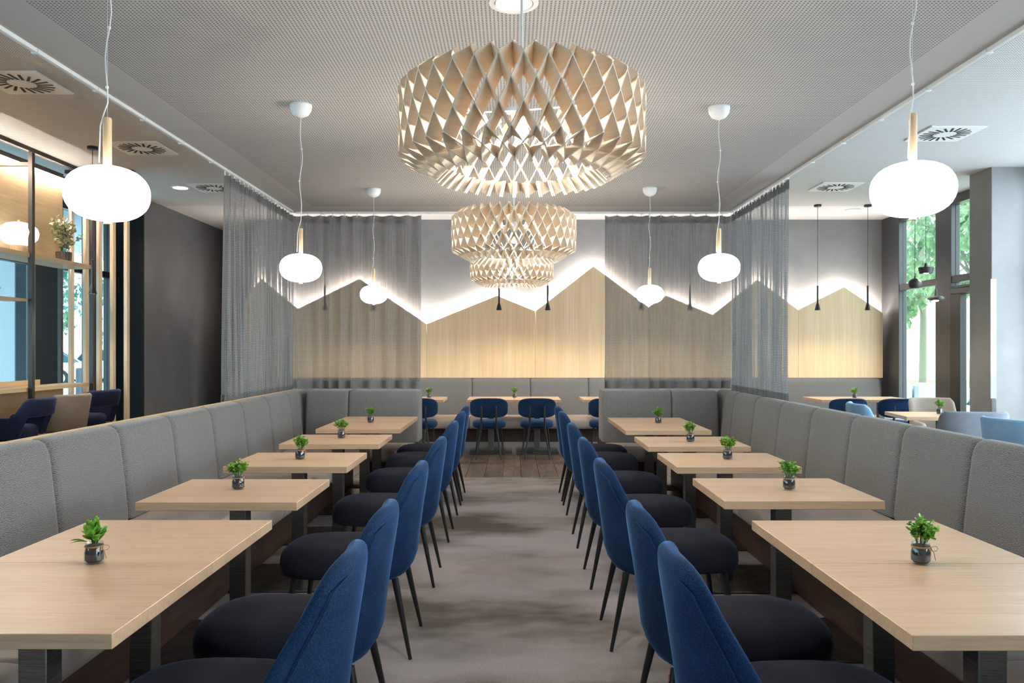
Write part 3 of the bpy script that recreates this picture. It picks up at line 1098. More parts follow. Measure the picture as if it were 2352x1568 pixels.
def chair_back():
    m = MB()
    S = [(0.352, 0.185, -0.243, 0.030, 0.06), (0.362, 0.205, -0.250, 0.050, 0.08), (0.40, 0.226, -0.268, 0.066, 0.12), (0.46, 0.238, -0.284, 0.076, 0.155), (0.52, 0.241, -0.290, 0.078, 0.16),
         (0.58, 0.240, -0.298, 0.078, 0.145), (0.64, 0.235, -0.306, 0.078, 0.12), (0.70, 0.227, -0.314, 0.078, 0.092), (0.75, 0.217, -0.322, 0.077, 0.070),
         (0.79, 0.205, -0.328, 0.076, 0.054), (0.825, 0.189, -0.334, 0.073, 0.042), (0.85, 0.170, -0.338, 0.068, 0.032), (0.868, 0.145, -0.341, 0.058, 0.022),
         (0.879, 0.110, -0.343, 0.044, 0.014), (0.8845, 0.06, -0.344, 0.024, 0.006)]
    rings = []
    for z, w, yc, th, bend in S:
        rings.append(sring(w, th / 2, z, 32, 2.7, yc, lambda x, y, w=w, b=bend: (x, y + b * (abs(x) / w) ** 2.3 - 0.0)))
    m.loft(rings)
    return m


def chair_seat():
    m = MB()

    def fn(x, y):
        u = (y + 0.30) / 0.6
        return x * (0.90 + 0.16 * math.sin(min(max(u, 0), 1) * 2.2)), y
    S = [(0.370, 0.955), (0.372, 0.972), (0.380, 0.985), (0.41, 1.0), (0.44, 0.995), (0.463, 0.97), (0.481, 0.92), (0.495, 0.84), (0.504, 0.70), (0.509, 0.45), (0.511, 0.15)]
    m.loft([sring(0.228 * k, 0.29 * k if k > 0.8 else 0.29 * (k * 0.95 + 0.04), z, 32, 3.0, 0.048, fn) for z, k in S])
    return m


def leg(p0, p1, r0=0.017, r1=0.0085):
    return MB().tube([p0, tuple((Vector(p0) + Vector(p1)) / 2), p1], [r0, (r0 + r1) / 2, r1], 10)


cb = chair_back().mesh('backrest', M['navy'], 3.2)
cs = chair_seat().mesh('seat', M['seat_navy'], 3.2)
legs_me = []
for sx in (-1, 1):
    legs_me.append(leg((sx * 0.185, -0.235, 0.365), (sx * 0.222, -0.312, 0.0)).mesh('leg', M['black_metal'], SM))
    legs_me.append(leg((sx * 0.180, 0.235, 0.378), (sx * 0.205, 0.285, 0.0145)).mesh('leg', M['black_metal'], SM))
seam_me = None


def seam_line():
    """welt running over the top edge between the front and back fabric"""
    m = MB()
    pts = []
    zz = [(0.46, 0.238, -0.284, 0.155, 0.076), (0.52, 0.241, -0.290, 0.16, 0.078), (0.58, 0.240, -0.298, 0.145, 0.078), (0.64, 0.235, -0.306, 0.12, 0.078), (0.70, 0.227, -0.314, 0.092, 0.078),
          (0.75, 0.217, -0.322, 0.070, 0.077), (0.79, 0.205, -0.328, 0.054, 0.076), (0.81, 0.197, -0.331, 0.048, 0.074), (0.828, 0.17, -0.334, 0.030, 0.073), (0.842, 0.12, -0.337, 0.016, 0.071), (0.848, 0.05, -0.338, 0.003, 0.070)]
    L = [(-w * 0.93, y + b * 0.85 - t_ * 0.43, z) for z, w, y, b, t_ in zz]
    R_ = [(w * 0.93, y + b * 0.85 - t_ * 0.43, z) for z, w, y, b, t_ in reversed(zz)]
    m.tube(L + R_, 0.0024, 6)
    return m


seam_me = seam_line().mesh('welt', M['navy'], SM)
cop_me = MB().box(-0.006, 0.006, -0.003, 0.003, -0.012, 0.014, 0.001).mesh('copper_tab', M['copper'])
chairs = {'bar-side': (-0.785, PI / 2, [2.245, 2.885, 3.925, 5.04, 6.165, 7.13, 7.785]),
          'window-side': (0.785, -PI / 2, [2.225, 2.865, 4.02, 5.0, 5.99, 7.13, 7.77])}
for row, (x, rz, ys) in chairs.items():
    for i, y in enumerate(ys):
        nb = ORD[len(ys) - 1 - i]
        t = thing('dining_chair', f'navy velvet dining chair, {nb} of the {row} row counted from the wooden floor', 'chair', (x, y, 0), rz, 'navy dining chairs in two rows')
        place('backrest', cb, t)
        place('welt', seam_me, t)
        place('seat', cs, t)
        for lm in legs_me:
            place('leg', lm, t)
        if row == 'window-side':
            o = place('copper_tab', cop_me, t, (0.188, -0.2585, 0.336))


# ---- oval-back chairs at the back bench
def oval_chair(label, loc, rotz=0.0, curve=0.05, group=None):
    t = thing('oval_back_chair', label, 'chair', loc, rotz, group)
    # backrest: rounded pad, curved around the sitter (front is local +y)
    m = MB()
    rings = []
    for y, k in ((-0.022, 0.90), (-0.018, 0.96), (-0.006, 1.0), (0.010, 1.0), (0.022, 0.95), (0.027, 0.86)):
        ring = []
        for (a, b_, _) in sring(0.25 * k, 0.128 * (k if k > 0.99 else k * 0.98), 0, 36, 3.6):
            ring.append((a, -0.235 + y + curve * (a / 0.25) ** 2, 0.672 + b_))
        rings.append(ring)
    m.loft(rings)
    m.build('backrest', M['navy'], t, 1.0)
    m = MB()
    m.loft([sring(0.225 * k, 0.215 * k, z, 32, 2.6, 0.02) for z, k in ((0.402, 0.9), (0.410, 0.97), (0.43, 1.0), (0.46, 0.985), (0.482, 0.93), (0.494, 0.8), (0.50, 0.5), (0.502, 0.15))])
    m.build('seat', M['navy'], t, 3.2)
    MB().box(-0.14, 0.14, -0.16, 0.19, 0.385, 0.402, 0.004).build('seat_frame', M['black_metal'], t)
    for sx in (-1, 1):
        MB().tube([(sx * 0.095, -0.255, 0.70), (sx * 0.095, -0.262, 0.60), (sx * 0.10, -0.225, 0.44), (sx * 0.105, -0.215, 0.385), (sx * 0.165, -0.285, 0.0)],
                  [0.012, 0.013, 0.014, 0.014, 0.009], 10).build('rear_leg', M['black_metal'], t, SM)
        MB().tube([(sx * 0.15, 0.16, 0.40), (sx * 0.19, 0.20, 0.0)], [0.014, 0.009], 10).build('front_leg', M['black_metal'], t, SM)
        MB().tube([(sx * 0.105, -0.215, 0.392), (sx * 0.15, 0.16, 0.392)], 0.009, 8).build('side_rail', M['black_metal'], t, SM)
    return t


oc = oval_chair('navy oval-back chair in the aisle pair, bar-side of the two', (-0.304, 10.67, 0), 0, group='oval-back chairs at the back bench')
dup(oc, 'navy oval-back chair in the aisle pair, window-side of the two', (0.330, 10.67, 0), 0)
dup(oc, 'navy oval-back chair half behind the bar-side short banquette', (-1.225, 10.67, 0), 0)
dup(oc, 'navy oval-back chair half behind the window-side short banquette', (1.26, 10.67, 0), 0)
oc2 = oval_chair('navy curved-back chair before the bench, away from the tall window', (4.42, 10.60, 0), 0.0, 0.11, 'curved chairs by the window')
dup(oc2, 'navy curved-back chair before the bench, beside the tall window', (5.06, 10.60, 0), 0.0)


# ---- tub chairs
def tub(name, label, cat, loc, rotz, mat, w=0.30, d=0.27, seat_z=0.45, top=0.86, arm=0.60, low=0.30, cut=None, legr=0.016, group=None, leg_mat='black_metal', seat_th=0.12):
    """upholstered tub shell; front is local +y; cut = (z) lower edge of the back above an opening"""
    t = thing(name, label, cat, loc, rotz, group)
    nS = 33
    th = 0.055
    rings = []
    for i in range(nS):
        u = -1 + 2 * i / (nS - 1)
        a = u * PI * 0.5
        # path: half superellipse at the back, straight sides to the front
        if abs(u) > 0.62:
            e = (abs(u) - 0.62) / 0.38
            x = math.copysign(w, u)
            y = -0.02 + e * d * 0.85
            nx_, ny_ = math.copysign(1, u), 0.0
        else:
            ang = u / 0.62 * PI / 2
            c, s_ = math.cos(ang), math.sin(ang)
            x = w * math.copysign(abs(s_) ** 0.72, s_)
            y = -0.02 - d * abs(c) ** 0.72
            nx_, ny_ = s_, -c
        k = min(1, max(0, (0.56 - abs(u)) / 0.24))
        k = k * k * (3 - 2 * k)
        zt = arm + (top - arm) * k
        if abs(u) > 0.93:
            zt -= (abs(u) - 0.93) / 0.07 * 0.05
        zb = low
        if cut and abs(u) < 0.42:
            kk = min(1, (0.42 - abs(u)) / 0.08)
            zb = low + (cut - low) * kk
        lean = 0.05 * k
        P = []
        for (o, z) in ((0, zb + 0.012), (0, (zb + zt) / 2), (0, zt - 0.022), (0.25, zt - 0.006), (0.5, zt), (0.75, zt - 0.006), (1, zt - 0.022), (1, (zb + zt) / 2), (1, zb + 0.012), (0.5, zb)):
            h = (z - low) / max(0.01, top - low)
            off = (0.5 - o) * th + lean * h
            P.append((x + nx_ * off, y + ny_ * off, z))
        rings.append(P)
    MB().loft(rings).build('shell', mat, t, 1.1)
    m = MB()
    m.loft([sring((w - 0.035) * k, (d - 0.02) * k, z, 28, 3.2, 0.03) for z, k in
            ((seat_z - seat_th, 0.92), (seat_z - seat_th + 0.02, 0.98), (seat_z - 0.04, 1.0), (seat_z - 0.012, 0.95), (seat_z, 0.8), (seat_z + 0.006, 0.4))])
    m.build('seat', mat, t, 3.2)
    for sx in (-1, 1):
        for sy in (-1, 1):
            MB().tube([(sx * (w - 0.075), sy * (d - 0.08), seat_z - seat_th + 0.01), (sx * (w - 0.04), sy * (d - 0.035), 0)], [legr, legr * 0.6], 8).build('leg', M[leg_mat], t, SM)
    return t


G = 'armchairs around the window-side table'
tub('armchair', 'grey woven tub armchair with its back to the table rows', 'armchair', (4.38, 7.74, 0), -0.12, M['grey_chair'], group=G)
tub('armchair', 'light blue velvet armchair at the table end facing the tall window', 'armchair', (4.02, 8.62, 0), -PI / 2 - 0.14, M['sky_blue'], group=G)
tub('armchair', 'beige armchair on the far side of the table facing the grey woven one', 'armchair', (4.98, 9.28, 0), PI - 0.12, M['beige_chair'], w=0.24, group=G)
tub('armchair', 'taupe armchair at the table end beside the wall pillar', 'armchair', (5.36, 8.16, 0), PI / 2 - 0.1, M['taupe'], w=0.26, group=G)
tub('armchair', 'light blue velvet armchair standing apart beside the banquette back', 'armchair', (4.45, 6.78, 0), -PI / 2 + 0.2, M['sky_blue'], group=G)

# bar stools
G = 'bar stools at the counter'
tub('bar_stool', 'navy bar stool with cut-out back, away from the slatted screen', 'bar stool', (-4.33, 6.93, 0), PI / 2 + 0.12, M['navy_stool'], 0.235, 0.21, 0.78, 1.02, 0.86, 0.68, 0.86, 0.018, G)
tub('bar_stool', 'taupe bar stool with a solid back between two navy stools', 'bar stool', (-4.36, 7.58, 0), PI / 2 - 0.25, M['taupe'], 0.215, 0.21, 0.78, 1.02, 0.80, 0.68, None, 0.018, G)
tub('bar_stool', 'navy bar stool with cut-out back beside the slatted screen', 'bar stool', (-4.37, 8.16, 0), PI / 2 - 0.15, M['navy_stool'], 0.235, 0.21, 0.78, 1.03, 0.86, 0.68, 0.86, 0.018, G)

# ================================================================ BAR UNIT ON THE LEFT
XF, XK = -4.62, -4.95
yA, yB_, yP = 3.6, 8.77, 7.66
u = thing('shelf_frame', 'black steel shelf frame with oak shelves along the bar counter', 'shelf unit', (XF, yA, 0))
o_ = Vector((XF, yA, 0))


def L(x0, x1, y0, y1, z0, z1):
    return (x0 - o_.x, x1 - o_.x, y0 - o_.y, y1 - o_.y, z0, z1)


for y in (4.4, 5.49, 6.57, yP, yB_):
    MB().box(*L(XF - 0.02, XF + 0.02, y - 0.022, y + 0.022, 0.0, 3.33)).build('post', M['bronze_frame'], u)
    MB().box(*L(XK - 0.04, XK - 0.002, y - 0.022, y + 0.022, 0.0, 3.33)).build('post', M['bronze_frame'], u)
    MB().box(*L(XK - 0.0015, XF - 0.0205, y - 0.02, y + 0.02, 3.20, 3.235)).build('cross_bar', M['bronze_frame'], u)
MB().box(*L(XF - 0.02, XF + 0.02, yA, yB_ + 0.022, 3.332, 3.372)).build('top_rail', M['bronze_frame'], u)
MB().box(*L(XK - 0.04, XK, yA, yB_ + 0.022, 3.332, 3.372)).build('top_rail', M['bronze_frame'], u)
MB().box(*L(XK - 0.001, XF - 0.021, yA, yB_ + 0.02, 2.322, 2.364)).build('shelf', M['shelf_wood'], u)
MB().box(*L(XF - 0.0205, XF + 0.001, yA, yP - 0.03, 2.322, 2.364)).build('shelf_edge', M['shelf_wood'], u)
MB().box(*L(XF - 0.0205, XF + 0.001, yP + 0.03, yB_ - 0.025, 2.322, 2.364)).build('shelf_edge', M['shelf_wood'], u)
MB().box(*L(XK + 0.10, XF - 0.021, yA, yP - 0.023, 1.90, 1.925)).build('small_shelf', M['shelf_wood'], u)
MB().box(*L(XK + 0.002, XK + 0.02, yA, yB_ - 0.03, 2.365, 3.30)).build('rear_panel', M['shelf_wood'], u)
MB().box(*L(XK + 0.002, XK + 0.02, yA, yB_ - 0.03, 0.03, 1.02)).build('front_panel', M['shelf_wood'], u)
MB().box(*L(XK + 0.022, XK + 0.05, yA, yB_ - 0.03, 3.305, 3.33)).build('light_channel', M['bronze_frame'], u)
MB().box(*L(XK + 0.026, XK + 0.046, yA, yB_ - 0.04, 3.299, 3.304)).build('led_strip', M['led_shelf'], u)
ct = thing('bar_counter', 'long oak bar counter with an upstand along the street facade', 'counter', (XF, yA, 0))
MB().box(*L(XK + 0.025, XF - 0.0225, yA, yB_ + 0.02, 1.035, 1.072)).build('worktop', M['shelf_wood'], ct)
MB().box(*L(XK + 0.003, XK + 0.022, yA, 8.32, 1.035, 1.125)).build('upstand', M['shelf_wood'], ct)

# slatted screen
sc = thing('slatted_screen', 'screen of five pale oak slats hanging between ceiling and floor', 'screen', (-4.59, 8.92, 0))
for p in (163.5, 197, 228, 259, 291):
    x = (p - 1176) * 8.92 / F_PX
    MB().box(x + 4.59 - 0.02, x + 4.59 + 0.02, -0.03, 0.03, 0.0, 3.40, 0.002).build('slat', M['slat_wood'], sc)
MB().box(-0.40, 0.36, -0.035, 0.035, 3.402, 3.44).build('top_bar', M['bronze_frame'], sc)

# items on the shelves
lamp = thing('table_lamp', 'white oblate table lamp on a wooden foot on the top shelf', 'lamp', (-4.78, 7.72, 2.365))
MB().lathe([(0.068, 0), (0.07, 0.005), (0.07, 0.075), (0.068, 0.08)], 24).build('foot', M['stem_wood'], lamp, SM)
MB().lathe([(0.06, 0.081), (0.12, 0.10), (0.165, 0.15), (0.175, 0.20), (0.16, 0.25), (0.11, 0.29), (0.05, 0.305), (0.01, 0.308)], 28).build('shade', M['globe_table'], lamp, 3.2)
MB().lathe([(0.012, 0.309), (0.012, 0.328)], 12).build('finial', M['stem_wood'], lamp, SM)

vz = thing('eucalyptus_pot', 'ribbed dark pot of dried eucalyptus on the top shelf', 'potted plant', (-4.76, 8.46, 2.365))
m = MB()
rings = []
for z, r in ((0, 0.062), (0.01, 0.068), (0.06, 0.073), (0.105, 0.074), (0.108, 0.068), (0.09, 0.066)):
    rings.append([((r + 0.004 * (j % 2)) * math.cos(2 * PI * j / 36), (r + 0.004 * (j % 2)) * math.sin(2 * PI * j / 36), z) for j in range(36)])
m.loft(rings)
m.build('pot', M['pot'], vz)
R = random.Random(21)
stm, lf = MB(), MB()
for k in range(22):
    a = R.uniform(0, 2 * PI)
    lean = R.uniform(0.02, 0.12) if k else 0.2
    hgt = R.uniform(0.22, 0.38) if k else 0.2
    P0 = Vector((0.02 * math.cos(a), 0.02 * math.sin(a), 0.085))
    P2 = Vector((lean * math.cos(a), lean * math.sin(a), 0.1 + hgt))
    P1 = (P0 + P2) / 2 + Vector((0, 0, 0.05))
    pts = [P0 * (1 - q) ** 2 + P1 * 2 * q * (1 - q) + P2 * q * q for q in [j / 8 for j in range(9)]]
    stm.tube([tuple(p) for p in pts], 0.0025, 5)
    for j in range(2, 9):
        for s_ in (-1, 1):
            Ls = R.uniform(0.018, 0.03)
            E = Euler((R.uniform(-1, 1), R.uniform(-1, 1), R.uniform(0, 6.28))).to_matrix().to_4x4()
            cpts = [(0, 0, 0)] + [(Ls * (1 + math.cos(w_)), Ls * 0.8 * math.sin(w_), 0.004 * abs(math.sin(w_))) for w_ in (-2.4, -1.6, -0.8, 0, 0.8, 1.6, 2.4)]
            lf.add(cpts, [tuple(range(8))], Matrix.Translation(pts[j]) @ E)
stm.build('stems', M['stem_green'], vz)
lf.build('foliage', M['eucalyptus'], vz)['kind'] = 'stuff'

bd = thing('bird_figurine', 'small bronze bird figurine on the lower shelf', 'figurine', (-4.74, 7.28, 1.926), 0.0)
m = MB()
sec = [(-0.052, 0.048, 0.004, 0.003), (-0.032, 0.050, 0.010, 0.009), (-0.012, 0.050, 0.020, 0.019), (0.01, 0.052, 0.024, 0.024), (0.028, 0.062, 0.021, 0.022), (0.042, 0.074, 0.016, 0.016), (0.054, 0.077, 0.013, 0.013), (0.062, 0.076, 0.006, 0.006)]
m.loft([[(x, b_ * math.cos(2 * PI * j / 14), zc + c * math.sin(2 * PI * j / 14)) for j in range(14)] for x, zc, b_, c in sec])
m.build('body', M['bird'], bd, 3.2)
MB().tube([(0.06, 0, 0.077), (0.075, 0, 0.077)], [0.004, 0.0008], 6).build('beak', M['bird'], bd)
MB().add([(-0.045, -0.006, 0.05), (-0.045, 0.006, 0.05), (-0.105, 0.012, 0.045), (-0.105, -0.012, 0.045), (-0.045, -0.006, 0.045), (-0.045, 0.006, 0.045), (-0.105, 0.012, 0.042), (-0.105, -0.012, 0.042)],
         [(0, 1, 2, 3), (7, 6, 5, 4), (0, 4, 5, 1), (1, 5, 6, 2), (2, 6, 7, 3), (3, 7, 4, 0)]).build('tail', M['bird'], bd)
for s_ in (-1, 1):
    MB().tube([(0.006, s_ * 0.009, 0.035), (0.004, s_ * 0.009, 0.0)], 0.003, 6).build('leg', M['bird'], bd)

# ================================================================ LAMPS
def globe_pendant(label, x, y, zc, seed):
    t = thing('globe_pendant', label, 'pendant lamp', (x, y, ZC), 0, 'white globe pendants above the table rows')
    R = random.Random(seed)
    zz = zc - ZC
    MB().lathe([(0.068, 0), (0.069, -0.012), (0.064, -0.04), (0.048, -0.066), (0.02, -0.08), (0.008, -0.083)], 24).build('canopy', M['white_metal'], t, 3.2)
    top = zz + 0.095 + 0.155
    MB().tube([(0, 0, -0.083), (0, 0, top)], 0.0007, 5).build('suspension_wire', M['cord_white'], t)
    n = 14
    pts = [(0, 0, -0.083)]
    for k in range(1, n):
        uu = k / n
        w_ = math.sin(uu * PI)
        pts.append((0.011 * w_ * math.sin(uu * 13 + seed * 1.7), 0.008 * w_ * math.cos(uu * 9 + seed), -0.083 + uu * (top + 0.083)))
    pts += [(-0.008, -0.006, top + 0.015), (-0.017, -0.012, top - 0.03), (-0.021, -0.012, zz + 0.10)]
    MB().tube(pts, 0.0023, 6).build('cord', M['cord_white'], t, SM)
    for k in (4, 8, 12):
        MB().box(pts[k][0] - 0.005, pts[k][0] + 0.003, pts[k][1] - 0.004, pts[k][1] + 0.004, pts[k][2] - 0.004, pts[k][2] + 0.004, 0.001).build('cord_clip', M['white_metal'], t)
    MB().lathe([(0.012, top), (0.0135, top - 0.004), (0.0135, zz + 0.086)], 16).build('stem', M['stem_wood'], t, SM)
    a, b_ = 0.131, 0.089
    pr = []
    for k in range(19):
        th = -PI / 2 + PI * k / 18
        c, s_ = math.cos(th), math.sin(th)
        pr.append((max(0.002, a * abs(c) ** 0.80), zz + b_ * math.copysign(abs(s_) ** 0.92, s_)))
    MB().lathe(pr, 36).build('globe', M['globe'], t, 3.2)
    MB().lathe([(0.0115, zz - 0.088), (0.0115, zz - 0.100)], 14).build('end_nub', M['stem_wood'], t, SM)
    return t


POSN = ['farthest from the back curtain', 'above the middle of the row', 'closest to the back curtain']
for i, y in enumerate((2.625, 5.03, 7.68)):
    globe_pendant(f'white globe pendant with oak stem over the bar-side row, {POSN[i]}', -1.333, y, (1.952, 1.953, 1.967)[i], i + 1)
for i, y in enumerate((2.625, 5.08, 7.63)):
    globe_pendant(f'white globe pendant with oak stem over the window-side row, {POSN[i]}', 1.32, y, (1.966, 1.96, 1.967)[i], i + 5)

# ---- birch lattice chandeliers
CH_PROF = [(0.276, 0.0), (0.40, 0.07), (0.402, 0.285), (0.345, 0.330)]
CH_IN = [(0.228, 0.048), (0.342, 0.058), (0.344, 0.240), (0.290, 0.275)]


def fin(sign):
    """one plywood fin climbing diagonally around the drum"""
    seg = [0.0]
    for a, b_ in zip(CH_PROF[:-1], CH_PROF[1:]):
        seg.append(seg[-1] + math.hypot(a[0] - b_[0], a[1] - b_[1]))
    tot = seg[-1]
    sweep = math.radians(32.0)
    ts = []
    for k in range(3):
        n = (4, 5, 2)[k]
        for j in range(n):
            ts.append((k, j / n))
    ts.append((2, 1.0))
    rings = []
    th = 0.0018
    for k, f in ts:
        ro = CH_PROF[k][0] + (CH_PROF[k + 1][0] - CH_PROF[k][0]) * f
        zo = CH_PROF[k][1] + (CH_PROF[k + 1][1] - CH_PROF[k][1]) * f
        ri = CH_IN[k][0] + (CH_IN[k + 1][0] - CH_IN[k][0]) * f
        zi = CH_IN[k][1] + (CH_IN[k + 1][1] - CH_IN[k][1]) * f
        s_ = seg[k] + (seg[k + 1] - seg[k]) * f
        a = sign * sweep * (s_ / tot - 0.5)
        P = lambda r, z, da: (r * math.cos(a + da / r), r * math.sin(a + da / r), z)
        rings.append([P(ro, zo, -th), P(ro, zo, th), P(ri, zi, th), P(ri, zi, -th)])
    return MB().loft(rings)


fin_a = fin(1).mesh('fin', M['birch'])
fin_b = fin(-1).mesh('fin', M['birch'])
NF = 36


def chandelier(label, x, y, zb):
    t = thing('lattice_chandelier', label, 'chandelier', (x, y, zb), 0, 'birch lattice chandeliers')
    for k in range(NF):
        place('fin', fin_a, t, None, 2 * PI * k / NF)
        place('fin', fin_b, t, None, 2 * PI * k / NF)
    m = MB()
    for k in range(3):
        a = 2 * PI * k / 3 + 0.3
        m.tube([(0.02 * math.cos(a), 0.02 * math.sin(a), 0.235), (0.31 * math.cos(a), 0.31 * math.sin(a), 0.285)], 0.003, 6)
    m.build('spider', M['white_metal'], t)
    MB().tube([(0, 0, ZC - zb - 0.03), (0, 0, 0.262)], 0.0045, 8).build('cord', M['cord_white'], t)
    MB().lathe([(0.055, ZC - zb), (0.055, ZC - zb - 0.02), (0.05, ZC - zb - 0.03)], 20).build('canopy', M['white_metal'], t, SM)
    MB().lathe([(0.02, 0.262), (0.02, 0.205)], 14).build('socket', M['white_metal'], t, SM)
    MB().lathe([(0.010, 0.204), (0.014, 0.188), (0.022, 0.165), (0.024, 0.150), (0.019, 0.134), (0.009, 0.126), (0.002, 0.124)], 16).build('bulb', M['bulb'], t, 3.2)
    return t


chandelier('large birch lattice chandelier farthest from the zigzag wall', 0.032, 2.60, 1.988)
chandelier('birch lattice chandelier hanging between the two others', 0.012, 5.12, 1.998)
chandelier('birch lattice chandelier closest to the zigzag wall', -0.002, 7.63, 2.04)


def spot(parent, loc, watts, cone=2.4, col=(1.0, 0.86, 0.68)):
    ld = bpy.data.lights.new('lamp_light', 'SPOT')
    ld.energy = watts
    ld.color = col
    ld.spot_size = cone
    ld.spot_blend = 0.6
    ld.shadow_soft_size = 0.02
    o = bpy.data.objects.new('lamp_light', ld)
    o.location = loc
    o.parent = parent
    COL.objects.link(o)


# ---- slim black cone pendants
def cone_pendant(label, x, y, zc, zbot, group):
    t = thing('cone_pendant', label, 'pendant lamp', (x, y, zc), 0, group)
    z = zbot - zc
    MB().lathe([(0.05, 0), (0.05, -0.025), (0.045, -0.028)], 20).build('canopy', M['black_metal'], t, SM)
    MB().tube([(0, 0, -0.028), (0, 0, z + 0.34)], 0.003, 6).build('cord', M['cord_black'], t)
    MB().lathe([(0.004, z + 0.345), (0.012, z + 0.34), (0.0125, z + 0.10), (0.02, z + 0.085), (0.041, z + 0.0), (0.037, z + 0.002), (0.015, z + 0.07)], 18).build('shade', M['black_metal'], t, SM)
    MB().lathe([(0.022, z + 0.02), (0.022, z + 0.024)], 14).build('bulb', M['led_spot'], t)
    spot(t, (0, 0, z + 0.015), 20.0, 2.75)
    return t


for x, lab in ((-2.608, 'behind bar-side curtain, away from aisle'), (-1.93, 'behind bar-side curtain, nearer the aisle'),
               (-0.18, 'before the aisle panelling, bar-side one'), (0.497, 'before the aisle panelling, window-side one'),
               (1.80, 'behind window-side curtain, nearer the aisle'), (2.48, 'behind window-side curtain, away from aisle'),
               (4.258, 'one pendant away from the tall window'), (4.956, 'right beside the tall window')):
    cone_pendant('black cone pendant over the back bench, ' + lab, x, 11.10, ZO, 1.985, 'cone pendants over the back bench')
cone_pendant('slim dark cone pendant over the bar counter', -4.17, 7.92, ZO, 1.99, None)

# three black pendants over the armchair table
can = tag(MB().lathe([(0.11, 0), (0.11, -0.035), (0.1, -0.04)], 24).build('pendant_canopy', M['grey_frame'], None, SM, (4.55, 8.70, ZO)), 'round grey ceiling canopy of the three black pendants', 'canopy')
for kind, x, z, lab in (('cyl', 4.52, 2.30, 'black drum-shaped pendant over the armchair table'), ('ball', 4.40, 2.153, 'black ball-shaped pendant over the armchair table'),
                        ('disc', 4.63, 1.996, 'flat black disc pendant over the armchair table')):
    t = thing('black_pendant', lab, 'pendant lamp', (x, 8.70, ZO), 0, 'three black pendants')
    zz = z - ZO
    if kind == 'cyl':
        pr = [(0.012, zz + 0.08), (0.02, zz + 0.04), (0.078, zz + 0.034), (0.066, zz - 0.034), (0.06, zz - 0.034), (0.06, zz)]
    elif kind == 'ball':
        pr = [(0.01, zz + 0.085)] + [(0.068 * math.cos(q), zz + 0.062 * math.sin(q)) for q in (1.45, 1.2, 0.8, 0.4, 0, -0.4, -0.8)]
    else:
        pr = [(0.008, zz + 0.10), (0.016, zz + 0.03), (0.06, zz + 0.022), (0.083, zz + 0.008), (0.083, zz - 0.008), (0.06, zz - 0.02), (0.03, zz - 0.02)]
    MB().lathe(pr, 26, None, True, False).build('shade', M['black_metal'], t, SM)
    MB().tube([(4.55 - x, 0, -0.04), (0, 0, -0.14), (0, 0, pr[0][1])], 0.0028, 6).build('cord', M['cord_black'], t)
    MB().lathe([(0.025, zz - 0.022), (0.025, zz - 0.030)], 14).build('bulb', M['led_spot'], t)
    spot(t, (0, 0, zz - 0.034), 6.0)

# ---- downlights
dl = thing('downlight', 'large round white ceiling downlight in the dropped ceiling', 'downlight', (0.008, 3.55, ZC))
MB().lathe([(0.111, 0), (0.111, -0.006), (0.088, -0.010), (0.086, -0.004)], 40, None, True, False).build('rim', M['white_metal'], dl, SM)
MB().lathe([(0.083, -0.001), (0.083, -0.0075)], 40).build('cover', M['vent_white'], dl)
dl = thing('downlight', 'lit round downlight before the corridor', 'downlight', (-4.12, 9.9, ZO))
MB().lathe([(0.11, 0), (0.11, -0.008), (0.09, -0.010)], 32).build('rim', M['white_metal'], dl, SM)
MB().lathe([(0.085, -0.0105), (0.085, -0.013)], 32).build('lens', M['downlight'], dl)
spot(dl, (0, 0, -0.02), 40.0, 2.6, (1.0, 0.93, 0.85))
dl = thing('downlight', 'unlit white downlight over the bench near the tall window', 'downlight', (4.92, 11.5, ZO))
MB().lathe([(0.11, 0), (0.11, -0.008), (0.09, -0.010)], 32).build('rim', M['white_metal'], dl, SM)
MB().lathe([(0.085, -0.0105), (0.085, -0.013)], 32).build('cover', M['vent_white'], dl)

# ---- swirl vents
v_plate = MB().box(-0.255, 0.255, -0.255, 0.255, -0.014, 0.0, 0.003).mesh('plate', M['vent_white'])
v_slot = MB().box(0.095, 0.215, -0.010, 0.010, -0.0162, -0.0138).mesh('slot', M['dark_slot'])
v_hub = MB().lathe([(0.085, -0.014), (0.085, -0.018)], 24).mesh('hub', M['vent_white'])
for x, y, lab in ((-3.69, 6.0, 'over the bar area, farthest from the corridor'), (-3.69, 7.95, 'over the bar area, between two others'), (-3.70, 9.9, 'beside the side curtain near the corridor'),
                  (4.03, 7.42, 'over the armchairs'), (4.0, 9.85, 'between the armchairs and the back bench')):
    t = thing('swirl_vent', 'square white swirl air vent ' + lab, 'air vent', (x, y, ZO), 0, 'swirl air vents')
    place('plate', v_plate, t)
    place('hub', v_hub, t)
    for k in range(20):
        a = 2 * PI * k / 20
        o = place('slot', v_slot, t, (0.03 * math.cos(a + PI / 2), 0.03 * math.sin(a + PI / 2), 0), a)

# ================================================================ TABLE PLANTS
def leaf_mesh(Ln, Wd, mat):
    m = MB()
    pts = []
    for k, (f, w_) in enumerate(((0, 0.06), (0.25, 0.75), (0.5, 1.0), (0.75, 0.75), (1.0, 0.02))):
        zc = 0.25 * Ln * f * (1 - f)
        pts += [(f * Ln, -w_ * Wd / 2, zc + 0.1 * Wd * w_), (f * Ln, 0, zc), (f * Ln, w_ * Wd / 2, zc + 0.1 * Wd * w_)]
    q = []
    for k in range(4):
        for j in range(2):
            q.append((k * 3 + j, k * 3 + j + 1, k * 3 + j + 4, k * 3 + j + 3))
    m.add(pts, q)
    return m.mesh('leaf', mat, 3.2)


